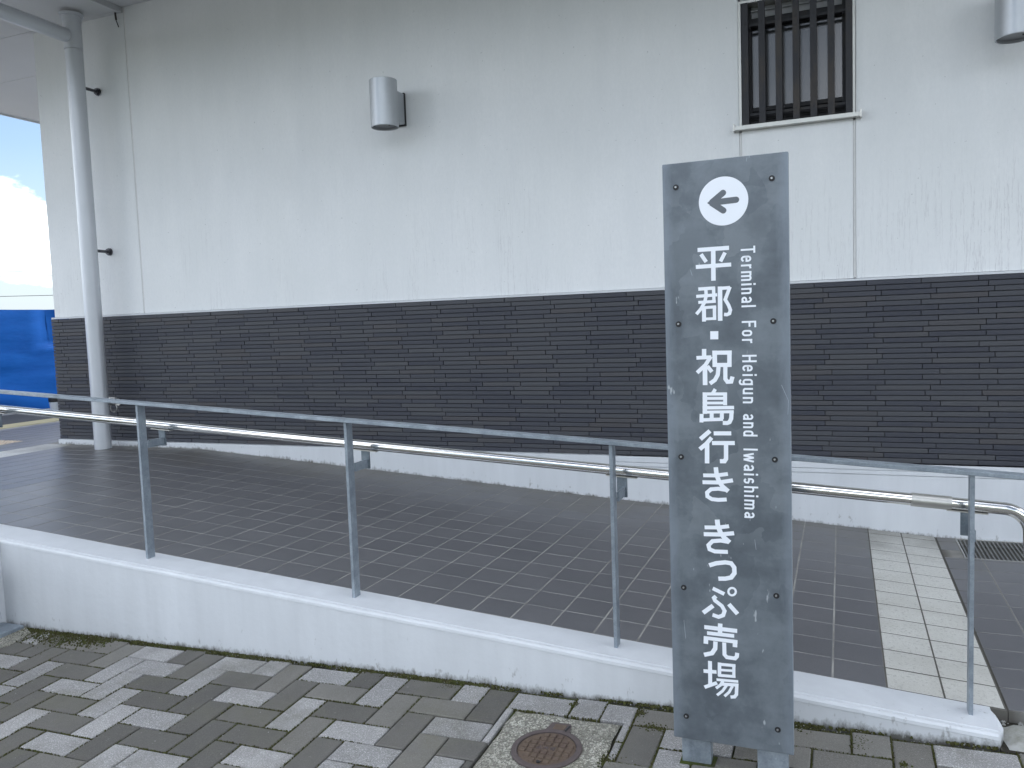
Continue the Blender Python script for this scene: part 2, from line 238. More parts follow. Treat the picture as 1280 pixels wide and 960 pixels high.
# ---------------------------------------------------------------- mesh helpers
class MB:
    def __init__(s): s.v = []; s.f = []; s.sm = []
    def add(s, vs, fs, smooth=False):
        o = len(s.v); s.v += [tuple(v) for v in vs]; s.f += [tuple(i + o for i in f) for f in fs]; s.sm += [smooth] * len(fs); return s
    def box(s, x0, x1, y0, y1, z0, z1):
        return s.add([(x, y, z) for z in (z0, z1) for y in (y0, y1) for x in (x0, x1)], [(0, 2, 3, 1), (4, 5, 7, 6), (0, 1, 5, 4), (2, 6, 7, 3), (0, 4, 6, 2), (1, 3, 7, 5)])
    def bbox(s, x0, x1, y0, y1, z0, z1, b=.002):
        """box with its four vertical and top/bottom edges bevelled"""
        def ring(z, i): return [(x0 + i, y0 + i, z), (x1 - i, y0 + i, z), (x1 - i, y1 - i, z), (x0 + i, y1 - i, z)]
        vs = ring(z0, b) + ring(z0 + b, 0) + ring(z1 - b, 0) + ring(z1, b)
        fs = [(3, 2, 1, 0), (12, 13, 14, 15)]
        for k_ in range(3):
            for i in range(4):
                j = (i + 1) % 4; fs.append((k_ * 4 + i, k_ * 4 + j, k_ * 4 + 4 + j, k_ * 4 + 4 + i))
        return s.add(vs, fs)
    def poly(s, pts, z0, z1):
        """extrude a plan polygon (counter-clockwise)"""
        n_ = len(pts); z0f = z0 if callable(z0) else (lambda x, y: z0); z1f = z1 if callable(z1) else (lambda x, y: z1)
        vs = [(x, y, z0f(x, y)) for x, y in pts] + [(x, y, z1f(x, y)) for x, y in pts]
        return s.add(vs, [tuple(range(n_))[::-1], tuple(range(n_, 2 * n_))] + [(i, (i + 1) % n_, (i + 1) % n_ + n_, i + n_) for i in range(n_)])
    def prof(s, pts, x0, x1, fx=None, nx=1, smooth=False):
        """sweep a (y, z) profile along X; fx(x, y, z) may move points"""
        n_ = len(pts); vs = []
        for i in range(nx + 1):
            x = x0 + (x1 - x0) * i / nx
            for y, z in pts: vs.append(fx(x, y, z) if fx else (x, y, z))
        fs = [(i * n_ + j, i * n_ + (j + 1) % n_, (i + 1) * n_ + (j + 1) % n_, (i + 1) * n_ + j) for i in range(nx) for j in range(n_)]
        fs += [tuple(range(n_))[::-1], tuple(range(nx * n_, nx * n_ + n_))]
        return s.add(vs, fs, smooth)
    def tube(s, pts, r, n_=20, caps=True, smooth=True):
        pts = [Vector(p) for p in pts]; rs = r if isinstance(r, (list, tuple)) else [r] * len(pts); vs = []
        t0 = (pts[1] - pts[0]).normalized(); up = Vector((0, 0, 1)) if abs(t0.z) < .9 else Vector((0, 1, 0)); u = t0.cross(up).normalized()
        for i, p in enumerate(pts):
            t = (pts[min(i + 1, len(pts) - 1)] - pts[max(i - 1, 0)]).normalized(); u = (u - t * u.dot(t)).normalized(); v = t.cross(u)
            for k_ in range(n_):
                a = 2 * math.pi * k_ / n_; vs.append(p + (u * math.cos(a) + v * math.sin(a)) * rs[i])
        fs = [(i * n_ + j, i * n_ + (j + 1) % n_, (i + 1) * n_ + (j + 1) % n_, (i + 1) * n_ + j) for i in range(len(pts) - 1) for j in range(n_)]
        s.add(vs, fs, smooth); vs = list(vs)
        if caps:
            s.add(vs[:n_], [tuple(range(n_))[::-1]]); s.add(vs[-n_:], [tuple(range(n_))])
        return s
    def ribbon(s, pts, w, z, closed=False):
        """flat mitred stroke in the local XZ plane facing -Y"""
        P = [Vector(p) for p in pts]; L_, R_ = [], []; n_ = len(P)
        for i in range(n_):
            a = (P[i] - P[i - 1]).normalized() if i or closed else None; b = (P[(i + 1) % n_] - P[i]).normalized() if i < n_ - 1 or closed else None
            if a is None: a = b
            if b is None: b = a
            na = Vector((-a.y, a.x)); nb = Vector((-b.y, b.x)); m = (na + nb); m.normalize(); k_ = min(w / 2 / max(m.dot(na), .35), w * 1.6)
            L_.append(P[i] + m * k_); R_.append(P[i] - m * k_)
        vs = [(p.x, z, p.y) for p in L_] + [(p.x, z, p.y) for p in R_]; rng = range(n_ if closed else n_ - 1)
        return s.add(vs, [(i, (i + 1) % n_, (i + 1) % n_ + n_, i + n_) for i in rng])
    def mesh(s, name, mat):
        me = bpy.data.meshes.new(name); me.from_pydata(s.v, [], s.f); me.polygons.foreach_set('use_smooth', s.sm); me.materials.append(mat); me.update(); return me
    def build(s, name, mat, parent=None, kind=None, loc=None):
        return put(name, s.mesh(name, mat), parent, kind, loc)
def tag(o, label, cat, group=None):
    o['label'] = label; o['category'] = cat
    if group: o['group'] = group
    return o
def copy_tree(o, parent=None):
    c = o.copy(); C.objects.link(c)
    if parent: c.parent = parent
    for ch in list(o.children): copy_tree(ch, c)
    return c
# parenting keeps world coordinates: WL remembers where each parent stands
WL = {}
def put(name, me, parent=None, kind=None, loc=None, rot=None):
    o = bpy.data.objects.new(name, me); C.objects.link(o)
    if loc is not None: o.location = loc
    if rot is not None: o.rotation_euler = rot
    if parent is not None:
        o.parent = parent; o.matrix_parent_inverse = Matrix.Translation(-WL.get(parent.name, Vector((0, 0, 0))))
    WL[o.name] = Vector(loc) if loc is not None else Vector((0, 0, 0))
    if kind: o['kind'] = kind
    return o
def thing(name, label, cat, loc=(0, 0, 0), group=None):
    o = bpy.data.objects.new(name, None); C.objects.link(o); o.location = loc; o.empty_display_size = .1
    WL[o.name] = Vector(loc); return tag(o, label, cat, group)

GZ = lambda x, y: -1.2744 + .0234 * x + .0414 * y          # street paving plane
ZL = -.817                                                  # landing level
def RZ(x): return min(ZL, -1.110 - .069 * x) if x < .43 else -1.1397    # ramp surface, flat again past the pale band
X_R0 = -4.243

# ---------------------------------------------------------------- setting
MB().box(-900, 900, -900, 900, -2.2, -1.65).build('ground', M['asphalt'], kind='structure')
MB().box(-60, -7.5, -14, 60, -1.65, -.85).build('yard', M['yard'], kind='structure')
hl = MB(); vs = []  # unseen hill behind the camera, added to block the low sky
for i in range(61):
    for j in range(9):
        x = -70 + 240 * i / 60; t = j / 8; h = (19 + 5 * mnoise.noise(Vector((x * .02, 0, 0))) + 3 * mnoise.noise(Vector((x * .09, 4, 0)))) * min(1, (x + 70) / 50) ; vs.append((x, -58 - 70 * t + 3 * mnoise.noise(Vector((x * .1, t * 5, 1))), -1.7 + h * math.sin(t * math.pi / 2) ** .6))
hl.add(vs, [(i * 9 + j, (i + 1) * 9 + j, (i + 1) * 9 + j + 1, i * 9 + j + 1) for i in range(60) for j in range(8)], True)
kh = NB('sky_block_green'); nh = kh.noise(.6, 6, .7); hl.build('sky_block_hill', kh.done(kh.mix(nh, (.018, .03, .012), (.06, .085, .03)), .95, 0, nh, 1, .8, .1), kind='structure')
pave = MB().poly([(-5, -2.5), (4, -2.5), (4, 2.38), (-5, 2.38)], -1.6, lambda x, y: GZ(x, y) - .012).build('pavement', M['bed'], kind='structure')

# herringbone paving, 100 mm grid; colours of the blocks the photo shows are listed, the rest drawn at random
KNOWN = {}
for t in """H-7,3L V-5,3L H-6,2D V-4,2M H-3,3L H-5,1L V-3,1D H-2,2M H-1,1D V-2,0L H-4,0D V1,1M H0,0L V-1,-1M H-3,-1D H1,-1L V0,-2D H-2,-2L V-1,3D V0,2L V2,0D H1,3D
V3,3L H2,2M V4,2D H3,1L V3,-1M H4,0D V4,-2L H5,3L V5,1L V7,3L V8,2L H9,3M V9,1D V10,0L V10,2D H-17,1L H-16,0D V-14,0L H-15,-1L V-13,-1D V-12,-2D V-11,-3L V-10,-4D H-9,-3L H-11,-1D H-10,-2D V-8,-2L
V-7,-3D V-9,-5D H-8,-4M V-6,-4L H-6,-2D H-5,-3L H-12,0L V-10,0L H-9,1D H13,3M V15,3M V16,2M H17,3L V12,2M H14,2M V14,0M V13,1M""".split():
    a, b = t[1:-1].split(','); KNOWN[(t[0], int(a), int(b))] = t[-1]
def paver_mesh(name, w, d, mat):
    m_ = MB(); b = .0035
    def ring(z, i): return [(-w / 2 + i, -d / 2 + i, z), (w / 2 - i, -d / 2 + i, z), (w / 2 - i, d / 2 - i, z), (-w / 2 + i, d / 2 - i, z)]
    m_.add(ring(-.02, 0) + ring(-.003, 0) + ring(0, b), [(8, 9, 10, 11)] + [(k_ * 4 + i, k_ * 4 + (i + 1) % 4, k_ * 4 + 4 + (i + 1) % 4, k_ * 4 + 4 + i) for k_ in (0, 1) for i in range(4)])
    return m_.mesh(name, mat)
PC = {}
ROT = (math.atan(.0414), -math.atan(.0234), 0)
SUR = (-.952, -.604, 1.80, 2.2585)                            # concrete surround of the valve cover
rest = {'L': MB(), 'D': MB(), 'M': MB()}; npav = 0
RP = random.Random(11)
for v in range(-34, 5):
    for u in range(-36, 54):
        s_ = (u + v) % 4
        if s_ not in (0, 2): continue
        ty = 'H' if s_ == 0 else 'V'; w0, d0 = (2, 1) if ty == 'H' else (1, 2)
        x0, x1, y0, y1 = -1.4781 + .1 * u, -1.4781 + .1 * (u + w0), 1.9592 + .1 * v, 1.9592 + .1 * (v + d0)
        y1 = min(y1, 2.372); 
        if y1 - y0 < .02 or x1 < -3.42: continue
        x0 = max(x0, -3.42)
        if x1 - x0 < .02: continue
        # blocks cut round the surround
        pcs = [(x0, x1, y0, y1)]
        if x0 < SUR[1] and x1 > SUR[0] and y0 < SUR[3] and y1 > SUR[2]:
            pcs = []
            if y1 > SUR[3] + .012: pcs.append((x0, x1, max(y0, SUR[3]), y1))
            if y0 < SUR[2] - .012: pcs.append((x0, x1, y0, SUR[2]))
            for a, b in ((x0, SUR[0]), (SUR[1], x1)):
                if b - a > .012: pcs.append((a, b, max(y0, SUR[2]), min(y1, SUR[3] + (.0045 if y1 > SUR[3] + .012 else 0))))
            if not pcs: continue
        c_ = KNOWN.get((ty, u, v)) or RP.choice('LLLDDDDDMM')
        if x0 > -.62 and (ty, u, v) not in KNOWN: c_ = RP.choice('MMMDL')
        mt = M['pv_' + c_.lower()]; w_c, d_c = x1 - x0 - .0045, y1 - y0 - .0045
        xc, yc = (x0 + x1) / 2, (y0 + y1) / 2; z = GZ(xc, yc) + RP.uniform(-.0018, .0018); j = [RP.gauss(0, .0035) for _ in range(3)]
        near = y1 > 1.62 and -3.4 < xc < 1.35
        def blocks(m_, fz, ox, oy):
            for a0, a1, b0, b1 in pcs:
                b = .0035; a0, a1, b0, b1 = a0 + .0028 - ox, a1 - .0028 - ox, b0 + .0028 - oy, b1 - .0028 - oy
                ring = lambda zz, i: [(x, y, fz(x, y) + zz) for x, y in ((a0 + i, b0 + i), (a1 - i, b0 + i), (a1 - i, b1 - i), (a0 + i, b1 - i))]
                m_.add(ring(-.02, 0) + ring(-.003, 0) + ring(0, b), [(8, 9, 10, 11)] + [(k_ * 4 + i, k_ * 4 + (i + 1) % 4, k_ * 4 + 4 + (i + 1) % 4, k_ * 4 + 4 + i) for k_ in (0, 1) for i in range(4)])
            return m_
        if near and npav < 296:
            key = (round(w_c, 3), round(d_c, 3), c_) if len(pcs) == 1 and pcs[0] == (x0, x1, y0, y1) else (u, v)
            if key not in PC: PC[key] = blocks(MB(), lambda x, y: 0, xc, yc).mesh('paver', mt)
            put('paver', PC[key], pave, loc=(xc, yc, z), rot=(ROT[0] + j[0], ROT[1] + j[1], j[2] if len(key) == 3 else 0)); npav += 1
        else: blocks(rest[c_], GZ, 0, 0)
for c_, m_ in rest.items():
    if m_.v: m_.build('paver', M['pv_' + c_.lower()], pave, 'stuff')

# ramp + landing slabs (grout colour on top), tiles on them
ramp = MB()
xs = [X_R0, .43, 3.2]
ramp.prof([(2.5525, -1.6), (4.5, -1.6), (4.5, 0), (2.5525, 0)], X_R0, .43, fx=lambda x, y, z: (x, y, z if z < -1 else -1.110 - .069 * x - .0009))
ramp = ramp.build('ramp', M['grout'], kind='structure')
ap = MB().box(.432, 3.2, 2.5525, 4.10, -1.6, -1.1406).box(.432, .515, 4.1, 4.445, -1.6, -1.1406).box(1.115, 3.2, 4.1, 4.445, -1.6, -1.1406).box(.432, 3.2, 4.445, 4.5, -1.6, -1.1406).box(.515, 1.115, 4.1, 4.445, -1.6, -1.31).build('apron', M['grout'], kind='structure')
land = MB().box(-7.5, X_R0, 2.47, 14, -1.65, ZL - .0009).build('landing', M['grout'], kind='structure')
def tile_mesh(w, d, mat):
    m_ = MB(); b = .0009
    ring = lambda z, i: [(-w / 2 + i, -d / 2 + i, z), (w / 2 - i, -d / 2 + i, z), (w / 2 - i, d / 2 - i, z), (-w / 2 + i, d / 2 - i, z)]
    m_.add(ring(-.006, 0) + ring(-.0008, 0) + ring(0, b), [(8, 9, 10, 11)] + [(k_ * 4 + i, k_ * 4 + (i + 1) % 4, k_ * 4 + 4 + (i + 1) % 4, k_ * 4 + 4 + i) for k_ in (0, 1) for i in range(4)])
    return m_.mesh('floor_tile', mat)
PX, PY = .1505, .1513
ylines = [2.56] + [2.71 + PY * k_ for k_ in range(-1, 12) if 2.71 + PY * k_ > 2.6 and 2.71 + PY * k_ < 4.43] + [4.452]
xl = [.122 - PX * k_ for k_ in range(29, -1, -1)] + [.2745, .427]
TC = {}; cand = []
RT = random.Random(5)
for i in range(len(xl) - 1):
    for j in range(len(ylines) - 1):
        x0, x1, y0, y1 = xl[i], xl[i + 1], ylines[j], ylines[j + 1]
        cand.append((math.hypot((x0 + x1) / 2, (y0 + y1) / 2) * (1 if x0 > -4 else 2), x0, x1, y0, y1, 'light_tile' if x0 > .12 else 'tile'))
cand.sort(); G_ = .0052
def sheet(m_, x0, x1, y0, y1, fz):
    ring = lambda zz, i: [(x, y, fz(x) + zz) for x, y in ((x0 + G_ / 2 + i, y0 + G_ / 2 + i), (x1 - G_ / 2 - i, y0 + G_ / 2 + i), (x1 - G_ / 2 - i, y1 - G_ / 2 - i), (x0 + G_ / 2 + i, y1 - G_ / 2 - i))]
    m_.add(ring(-.006, 0) + ring(-.0008, 0) + ring(0, .0009), [(8, 9, 10, 11)] + [(k_ * 4 + a, k_ * 4 + (a + 1) % 4, k_ * 4 + 4 + (a + 1) % 4, k_ * 4 + 4 + a) for k_ in (0, 1) for a in range(4)])
rt = MB()
for n_, (d_, x0, x1, y0, y1, mk) in enumerate(cand):
    if n_ < 298:
        key = (round(x1 - x0, 3), round(y1 - y0, 3), mk)
        if key not in TC: TC[key] = tile_mesh(x1 - x0 - G_, y1 - y0 - (G_ if mk == 'tile' else .0085), M[mk])
        xc = (x0 + x1) / 2
        put('floor_tile', TC[key], ramp, loc=(xc, (y0 + y1) / 2, -1.110 - .069 * xc + RT.uniform(-.0002, .0002)), rot=(RT.gauss(0, .0008), math.atan(.069) + RT.gauss(0, .0008), 0))
    else: sheet(rt, x0, x1, y0, y1, lambda x: -1.110 - .069 * x)
if rt.v: rt.build('floor_tile', M['tile'], ramp, 'stuff')
# apron tiles right of the pale band, the front row broken off at a slant
gx0, gx1, gy0, gy1 = .515, 1.115, 4.10, 4.445
for i in range(7):
    for j in range(len(ylines) - 1):
        x0, x1, y0, y1 = .432 + .153 * i, .432 + .153 * (i + 1), ylines[j], ylines[j + 1]
        if x1 > gx0 and x0 < gx1 and y1 > gy0:
            if y0 < gy0 - .02: y1 = gy0
            elif x0 < gx0 - .02: x1 = gx0
            else: continue
        key = (round(x1 - x0, 3), round(y1 - y0, 3), 'tile')
        if key not in TC: TC[key] = tile_mesh(x1 - x0 - G_, y1 - y0 - G_, M['tile'])
        put('floor_tile', TC[key], ap, loc=((x0 + x1) / 2, (y0 + y1) / 2, -1.1397 + RT.uniform(-.0002, .0002)))
rt = MB()
for i in range(7, 18):
    for j in range(len(ylines) - 1): sheet(rt, .432 + .153 * i, .432 + .153 * (i + 1), ylines[j], ylines[j + 1], lambda x: -1.1397)
rt.build('floor_tile', M['tile'], ap, 'stuff')
# landing tiles: the nearest as parts, the rest too foreshortened to pick apart
ld, ll = MB(), MB(); nl = 0
for i in range(1, 21):
    for j in range(-1, 70):
        x1 = X_R0 - PX * (i - 1); x0 = x1 - PX; y0 = 2.56 + PY * j if j >= 0 else 2.56; y0 = 2.71 - PY + PY * j; y1 = y0 + PY
        if y0 < 2.5: y0 = 2.56
        if y1 < y0 + .02 or (x1 > -5.64 and y0 > 4.45): continue
        if x1 > -5.64 and y1 > 4.452: y1 = 4.452
        if x0 < -7.2: continue
        if -6.46 < (x0 + x1) / 2 < -6.10 and y1 < 4.52: continue
        pale = -5.76 < (x0 + x1) / 2 < -5.42
        if y1 < 3.9 and x0 > -5.4 and nl < 90:
            key = (round(x1 - x0, 3), round(y1 - y0, 3), 'tile')
            if key not in TC: TC[key] = tile_mesh(x1 - x0 - G_, y1 - y0 - G_, M['tile'])
            put('floor_tile', TC[key], land, loc=((x0 + x1) / 2, (y0 + y1) / 2, ZL)); nl += 1
        else: sheet(ll if pale else ld, x0, x1, y0, y1, lambda x: ZL)
ld.build('floor_tile', M['tile'], land, 'stuff'); ll.build('floor_tile', M['light_tile'], land, 'stuff')['label'] = 'two rows of pale tiles crossing the landing'
tt = MB()
for i in range(2):
    for j in range(9):
        x0, y0 = -6.46 + .15 * i * 1.15, 3.0 + .17 * j; tt.bbox(x0, x0 + .168, y0, y0 + .166, ZL - .006, ZL + .002, .002)
        for a in range(4):
            for b in range(4):
                px, py = x0 + .024 + a * .04, y0 + .024 + b * .04
                tt.add([(px + .011 * math.cos(t_ * math.pi / 3), py + .011 * math.sin(t_ * math.pi / 3), ZL + .002) for t_ in range(6)] + [(px + .006 * math.cos(t_ * math.pi / 3), py + .006 * math.sin(t_ * math.pi / 3), ZL + .007) for t_ in range(6)], [tuple(range(6, 12))] + [(q, (q + 1) % 6, (q + 1) % 6 + 6, q + 6) for q in range(6)])
tt.build('tactile_tile', M['tact'], land, 'stuff')
MB().bbox(-7.5, -7.2, 2.47, 14, ZL - .02, ZL + .003, .003).build('yellow_edge_strip', M['yellow'], land)
MB().box(-8.75, -7.55, -14, 60, -.852, -.846).build('road', M['asphalt'], kind='structure')

# ---------------------------------------------------------------- building
bld = thing('terminal_building', 'white rendered ferry terminal with a dark slate brick dado under its deep eave', 'building', (-1, 4.6, -.8))
JX = [-5.62, -4.706, -.486, .066, 3.2]
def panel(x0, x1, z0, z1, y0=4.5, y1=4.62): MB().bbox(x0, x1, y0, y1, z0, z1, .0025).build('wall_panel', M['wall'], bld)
g = .0065
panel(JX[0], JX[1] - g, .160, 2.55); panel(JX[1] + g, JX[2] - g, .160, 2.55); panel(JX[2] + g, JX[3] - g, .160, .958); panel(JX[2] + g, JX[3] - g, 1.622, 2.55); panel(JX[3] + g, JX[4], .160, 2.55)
for x, z0, z1 in ((JX[1], .165, 2.5), (JX[2], .165, .95), (JX[3], .165, .95), (JX[2], 1.64, 2.5), (JX[3], 1.64, 2.5)): MB().box(x - g + .0016, x + g - .0016, 4.5012, 4.56, z0, z1).build('joint_sealant', M['seal'], bld)
MB().box(-5.615, 3.19, 4.625, 4.9, -1.3, .95).box(-5.615, -.52, 4.625, 4.9, .951, 2.5).box(.10, 3.19, 4.625, 4.9, .951, 2.5).box(-.519, .099, 4.625, 4.9, 1.63, 2.5).build('wall_core', M['seal'], bld)
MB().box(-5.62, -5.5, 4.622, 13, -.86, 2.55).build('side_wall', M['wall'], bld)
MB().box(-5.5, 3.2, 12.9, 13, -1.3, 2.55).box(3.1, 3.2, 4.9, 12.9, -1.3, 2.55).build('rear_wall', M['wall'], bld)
# plinth: ledge 30 mm proud of the bricks; grooved band along the top on its right part
MB().box(-5.625, -1.222, 4.452, 4.62, -1.5, -.779).box(-1.219, 3.2, 4.452, 4.62, -1.5, -.838).build('plinth', M['plinth'], bld)
gb = MB()
for z0, z1 in ((-.8115, -.779), (-.835, -.8145)):
    gb.bbox(-1.219, 3.2, 4.450, 4.62, z0, z1, .0015)
gb.box(-1.219, 3.2, 4.458, 4.62, -.838, -.779)
gb.build('plinth_band', M['plinth'], bld)
# brick dado
NR = 35; BH = (.147 + .7785) / NR; BL = .247; SEQ = [160, 210, 240, 210, 160, 250, 160, 250, 200, 170, 200, 250, 165, 215, 245, 218, 167, 258, 167, 260, 210, 182, 210, 262, 167, 218, 247, 218, 170, 258, 170, 240, 200, 252, 165]
MB().box(-5.632, 3.2, 4.493, 4.622, -.7785, .146).build('brick_bed', M['black'], bld)
MB().box(-5.64, 3.2, 4.484, 4.5, .148, .159).build('cap_strip', M['plinth'], bld)
bm_cache = {}; bc = []
RB = random.Random(3)
def brick_mesh(w):
    w = round(w, 3)
    if w not in bm_cache:
        m_ = MB(); h = BH - .0031; b = .0012; y0, y1 = 0, .018
        ring = lambda y, i: [(-w / 2 + i, y, -h / 2 + i), (w / 2 - i, y, -h / 2 + i), (w / 2 - i, y, h / 2 - i), (-w / 2 + i, y, h / 2 - i)]
        m_.add(ring(y1, 0) + ring(b, 0) + ring(0, b), [(8, 9, 10, 11)] + [(k_ * 4 + a, k_ * 4 + (a + 1) % 4, k_ * 4 + 4 + (a + 1) % 4, k_ * 4 + 4 + a) for k_ in (0, 1) for a in range(4)])
        bm_cache[w] = m_.mesh('brick', M['brick'])
    return bm_cache[w]
for r in range(NR):
    z = .147 - BH * (r + .5); off = -.128 + (SEQ[r] - 160) / 290 * BL
    for k_ in range(-24, 15):
        x0, x1 = max(-5.64, off + BL * k_), min(3.2, off + BL * (k_ + 1))
        if x1 - x0 < .02: continue
        y = 4.48 + RB.uniform(-.0016, .0016); bc.append((abs((x0 + x1) / 2 + .37), x0, x1, y, z))
bc.sort(); rest = MB()
for n_, (d_, x0, x1, y, z) in enumerate(bc):
    if n_ < 298: put('brick', brick_mesh(x1 - x0 - .0032), bld, loc=((x0 + x1) / 2, y, z), rot=(0, RB.gauss(0, .0006), 0))
    else:
        m_ = brick_mesh(x1 - x0 - .0032); rest.add([(v.co.x + (x0 + x1) / 2, v.co.y + y, v.co.z + z) for v in m_.vertices], [tuple(p.vertices) for p in m_.polygons])
# return of the dado round the left corner
for r in range(NR):
    z = .147 - BH * (r + .5)
    for k_ in range(6): rest.box(-5.641, -5.625, 4.50 + k_ * .2 + (r % 2) * .1 + .0015, 4.50 + (k_ + 1) * .2 + (r % 2) * .1 - .0015, z - BH / 2 + .0015, z + BH / 2 - .0015)
rest.build('brick', M['brick'], bld, 'stuff')
# soffit boards, roof
def board(x0, x1, y0, y1, z): MB().bbox(x0, x1, y0, y1, z, z + .02, .002).build('soffit_board', M['soffit'], bld)
for y0, y1 in ((2.45, 4.455), (4.461, 5.19), (5.196, 6.9), (6.906, 8.6), (8.606, 10.3), (10.306, 12.9)):
    for x0, x1 in ((-7.85, -5.626),) if y0 > 4.45 else ((-7.85, -5.85), (-5.844, -4.722)): board(x0, x1, y0, y1, 2.286)
board(-5.843, -4.722, 4.4565, 4.499, 2.286) if False else None
for k_ in range(5): board(-4.716 + 1.6 * k_, -4.716 + 1.6 * (k_ + 1) - .005, 2.45, 4.498, 2.324)
MB().bbox(-4.7215, -4.7165, 2.45, 4.498, 2.284, 2.35, .001).build('soffit_trim', M['trimd'], bld)
MB().bbox(-5.643, -4.723, 4.46, 4.499, 2.287, 2.36, .001).build('soffit_edge', M['soffit'], bld)
MB().tube([(-4.755, 4.47, 2.285), (-4.755, 4.475, 2.235)], .007, 10).tube([(-4.755, 4.475, 2.232), (-4.752, 4.49, 2.19)], .0035, 8).build('eave_hook', M['bronze'], bld)
MB().add([(-7.95, 2.4, 2.36), (3.4, 2.4, 2.36), (3.4, 13.1, 2.36), (-7.95, 13.1, 2.36), (-7.95, 2.4, 2.52), (3.4, 2.4, 2.52), (3.4, 13.1, 2.52), (-7.95, 13.1, 2.52), (-7.9, 7.7, 4.0), (3.35, 7.7, 4.0)],
    [(3, 2, 1, 0), (0, 1, 5, 4), (2, 3, 7, 6), (4, 5, 9, 8), (6, 7, 8, 9), (0, 4, 8, 7, 3), (1, 2, 6, 9, 5)]).build('roof', M['galv_d'], bld)
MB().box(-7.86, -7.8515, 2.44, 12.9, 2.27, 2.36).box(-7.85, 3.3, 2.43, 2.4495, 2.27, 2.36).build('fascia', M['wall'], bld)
gt = MB(); gt.prof([(2.30 + .10 * math.cos(a) * .6, 2.46 + .075 * math.sin(a)) for a in [math.pi + math.pi * q / 10 for q in range(11)]] + [(2.30 + .055, 2.462), (2.30 - .055, 2.462)], -7.9, 3.35); gt.build('gutter', M['pipe'], bld)
# barred window
WX0, WX1, WZ0, WZ1 = -.476, .056, .985, 1.60
win = MB().box(WX0 - .014, WX0 - .001, 4.488, 4.60, WZ0 - .01, WZ1 + .014).box(WX1 + .001, WX1 + .014, 4.488, 4.60, WZ0 - .01, WZ1 + .014).box(WX0 - .0005, WX1 + .0005, 4.488, 4.60, WZ1 + .001, WZ1 + .014).build('window', M['frame'], bld)
MB().box(WX0, WX1, 4.590, 4.596, WZ0, WZ1).build('glass', M['glass'], win)
sh = MB()
for x0, x1, z0, z1 in ((WX0 + .0045, WX0 + .045, WZ0, WZ1), (WX1 - .045, WX1 - .0045, WZ0, WZ1), (WX0 + .0455, WX1 - .0455, WZ0, WZ0 + .075), (WX0 + .0455, WX1 - .0455, WZ1 - .105, WZ1 - .06)): sh.bbox(x0, x1, 4.555, 4.588, z0, z1, .003)
sh.bbox(WX0 + .0455, WX1 - .0455, 4.562, 4.588, WZ0 + .0765, WZ0 + .10, .003).bbox(WX0 + .046, WX1 - .046, 4.545, 4.552, WZ0 + .03, WZ0 + .036, .001)
sh.build('sash', M['bronze'], win)
MB().bbox(WX0 + .046, WX1 - .046, 4.565, 4.586, WZ1 - .0595, WZ1 - .001, .002).bbox(WX0 + .046, WX1 - .046, 4.55, 4.5645, WZ1 - .028, WZ1 - .02, .002).build('head_panel', M['trimd'], win)
MB().box(WX0 + .0005, WX0 + .004, 4.50, 4.59, WZ0, WZ1).box(WX1 - .004, WX1 - .0005, 4.50, 4.59, WZ0, WZ1).build('jamb_lining', M['bronze'], win)
cxs = [-.4575 + .083 * k_ for k_ in range(7)]
bar_me = MB().bbox(-.016, .016, 0, .030, WZ0 - .004, WZ1 - .002, .002).mesh('bar', M['bronze'])
for x in cxs: put('bar', bar_me, win, loc=(x + .002, 4.474, 0))
for z0, z1, y0 in ((WZ0 + .045, WZ0 + .06, 4.507), (WZ1 - .115, WZ1 - .10, 4.507)): MB().bbox(WX0 + .002, WX1 - .002, y0, 4.517, z0, z1, .001).build('tie_rail', M['bronze'], win)
sc_ = MB()
for x in cxs:
    for z in (WZ0 + .052, WZ1 - .107): sc_.tube([(x + .002, 4.4745, z), (x + .002, 4.471, z)], .0042, 8)
sc_.build('screws', M['black'], win, 'stuff')
MB().prof([(4.458, .958), (4.499, .957), (4.499, .983), (4.458, .978)], WX0 - .035, WX1 + .035).build('sill', M['frame'], win)
MB().box(WX0 - .043, WX0 - .0352, 4.452, 4.499, .952, .990).box(WX1 + .0352, WX1 + .043, 4.452, 4.499, .952, .990).build('sill_end', M['satin'], win)

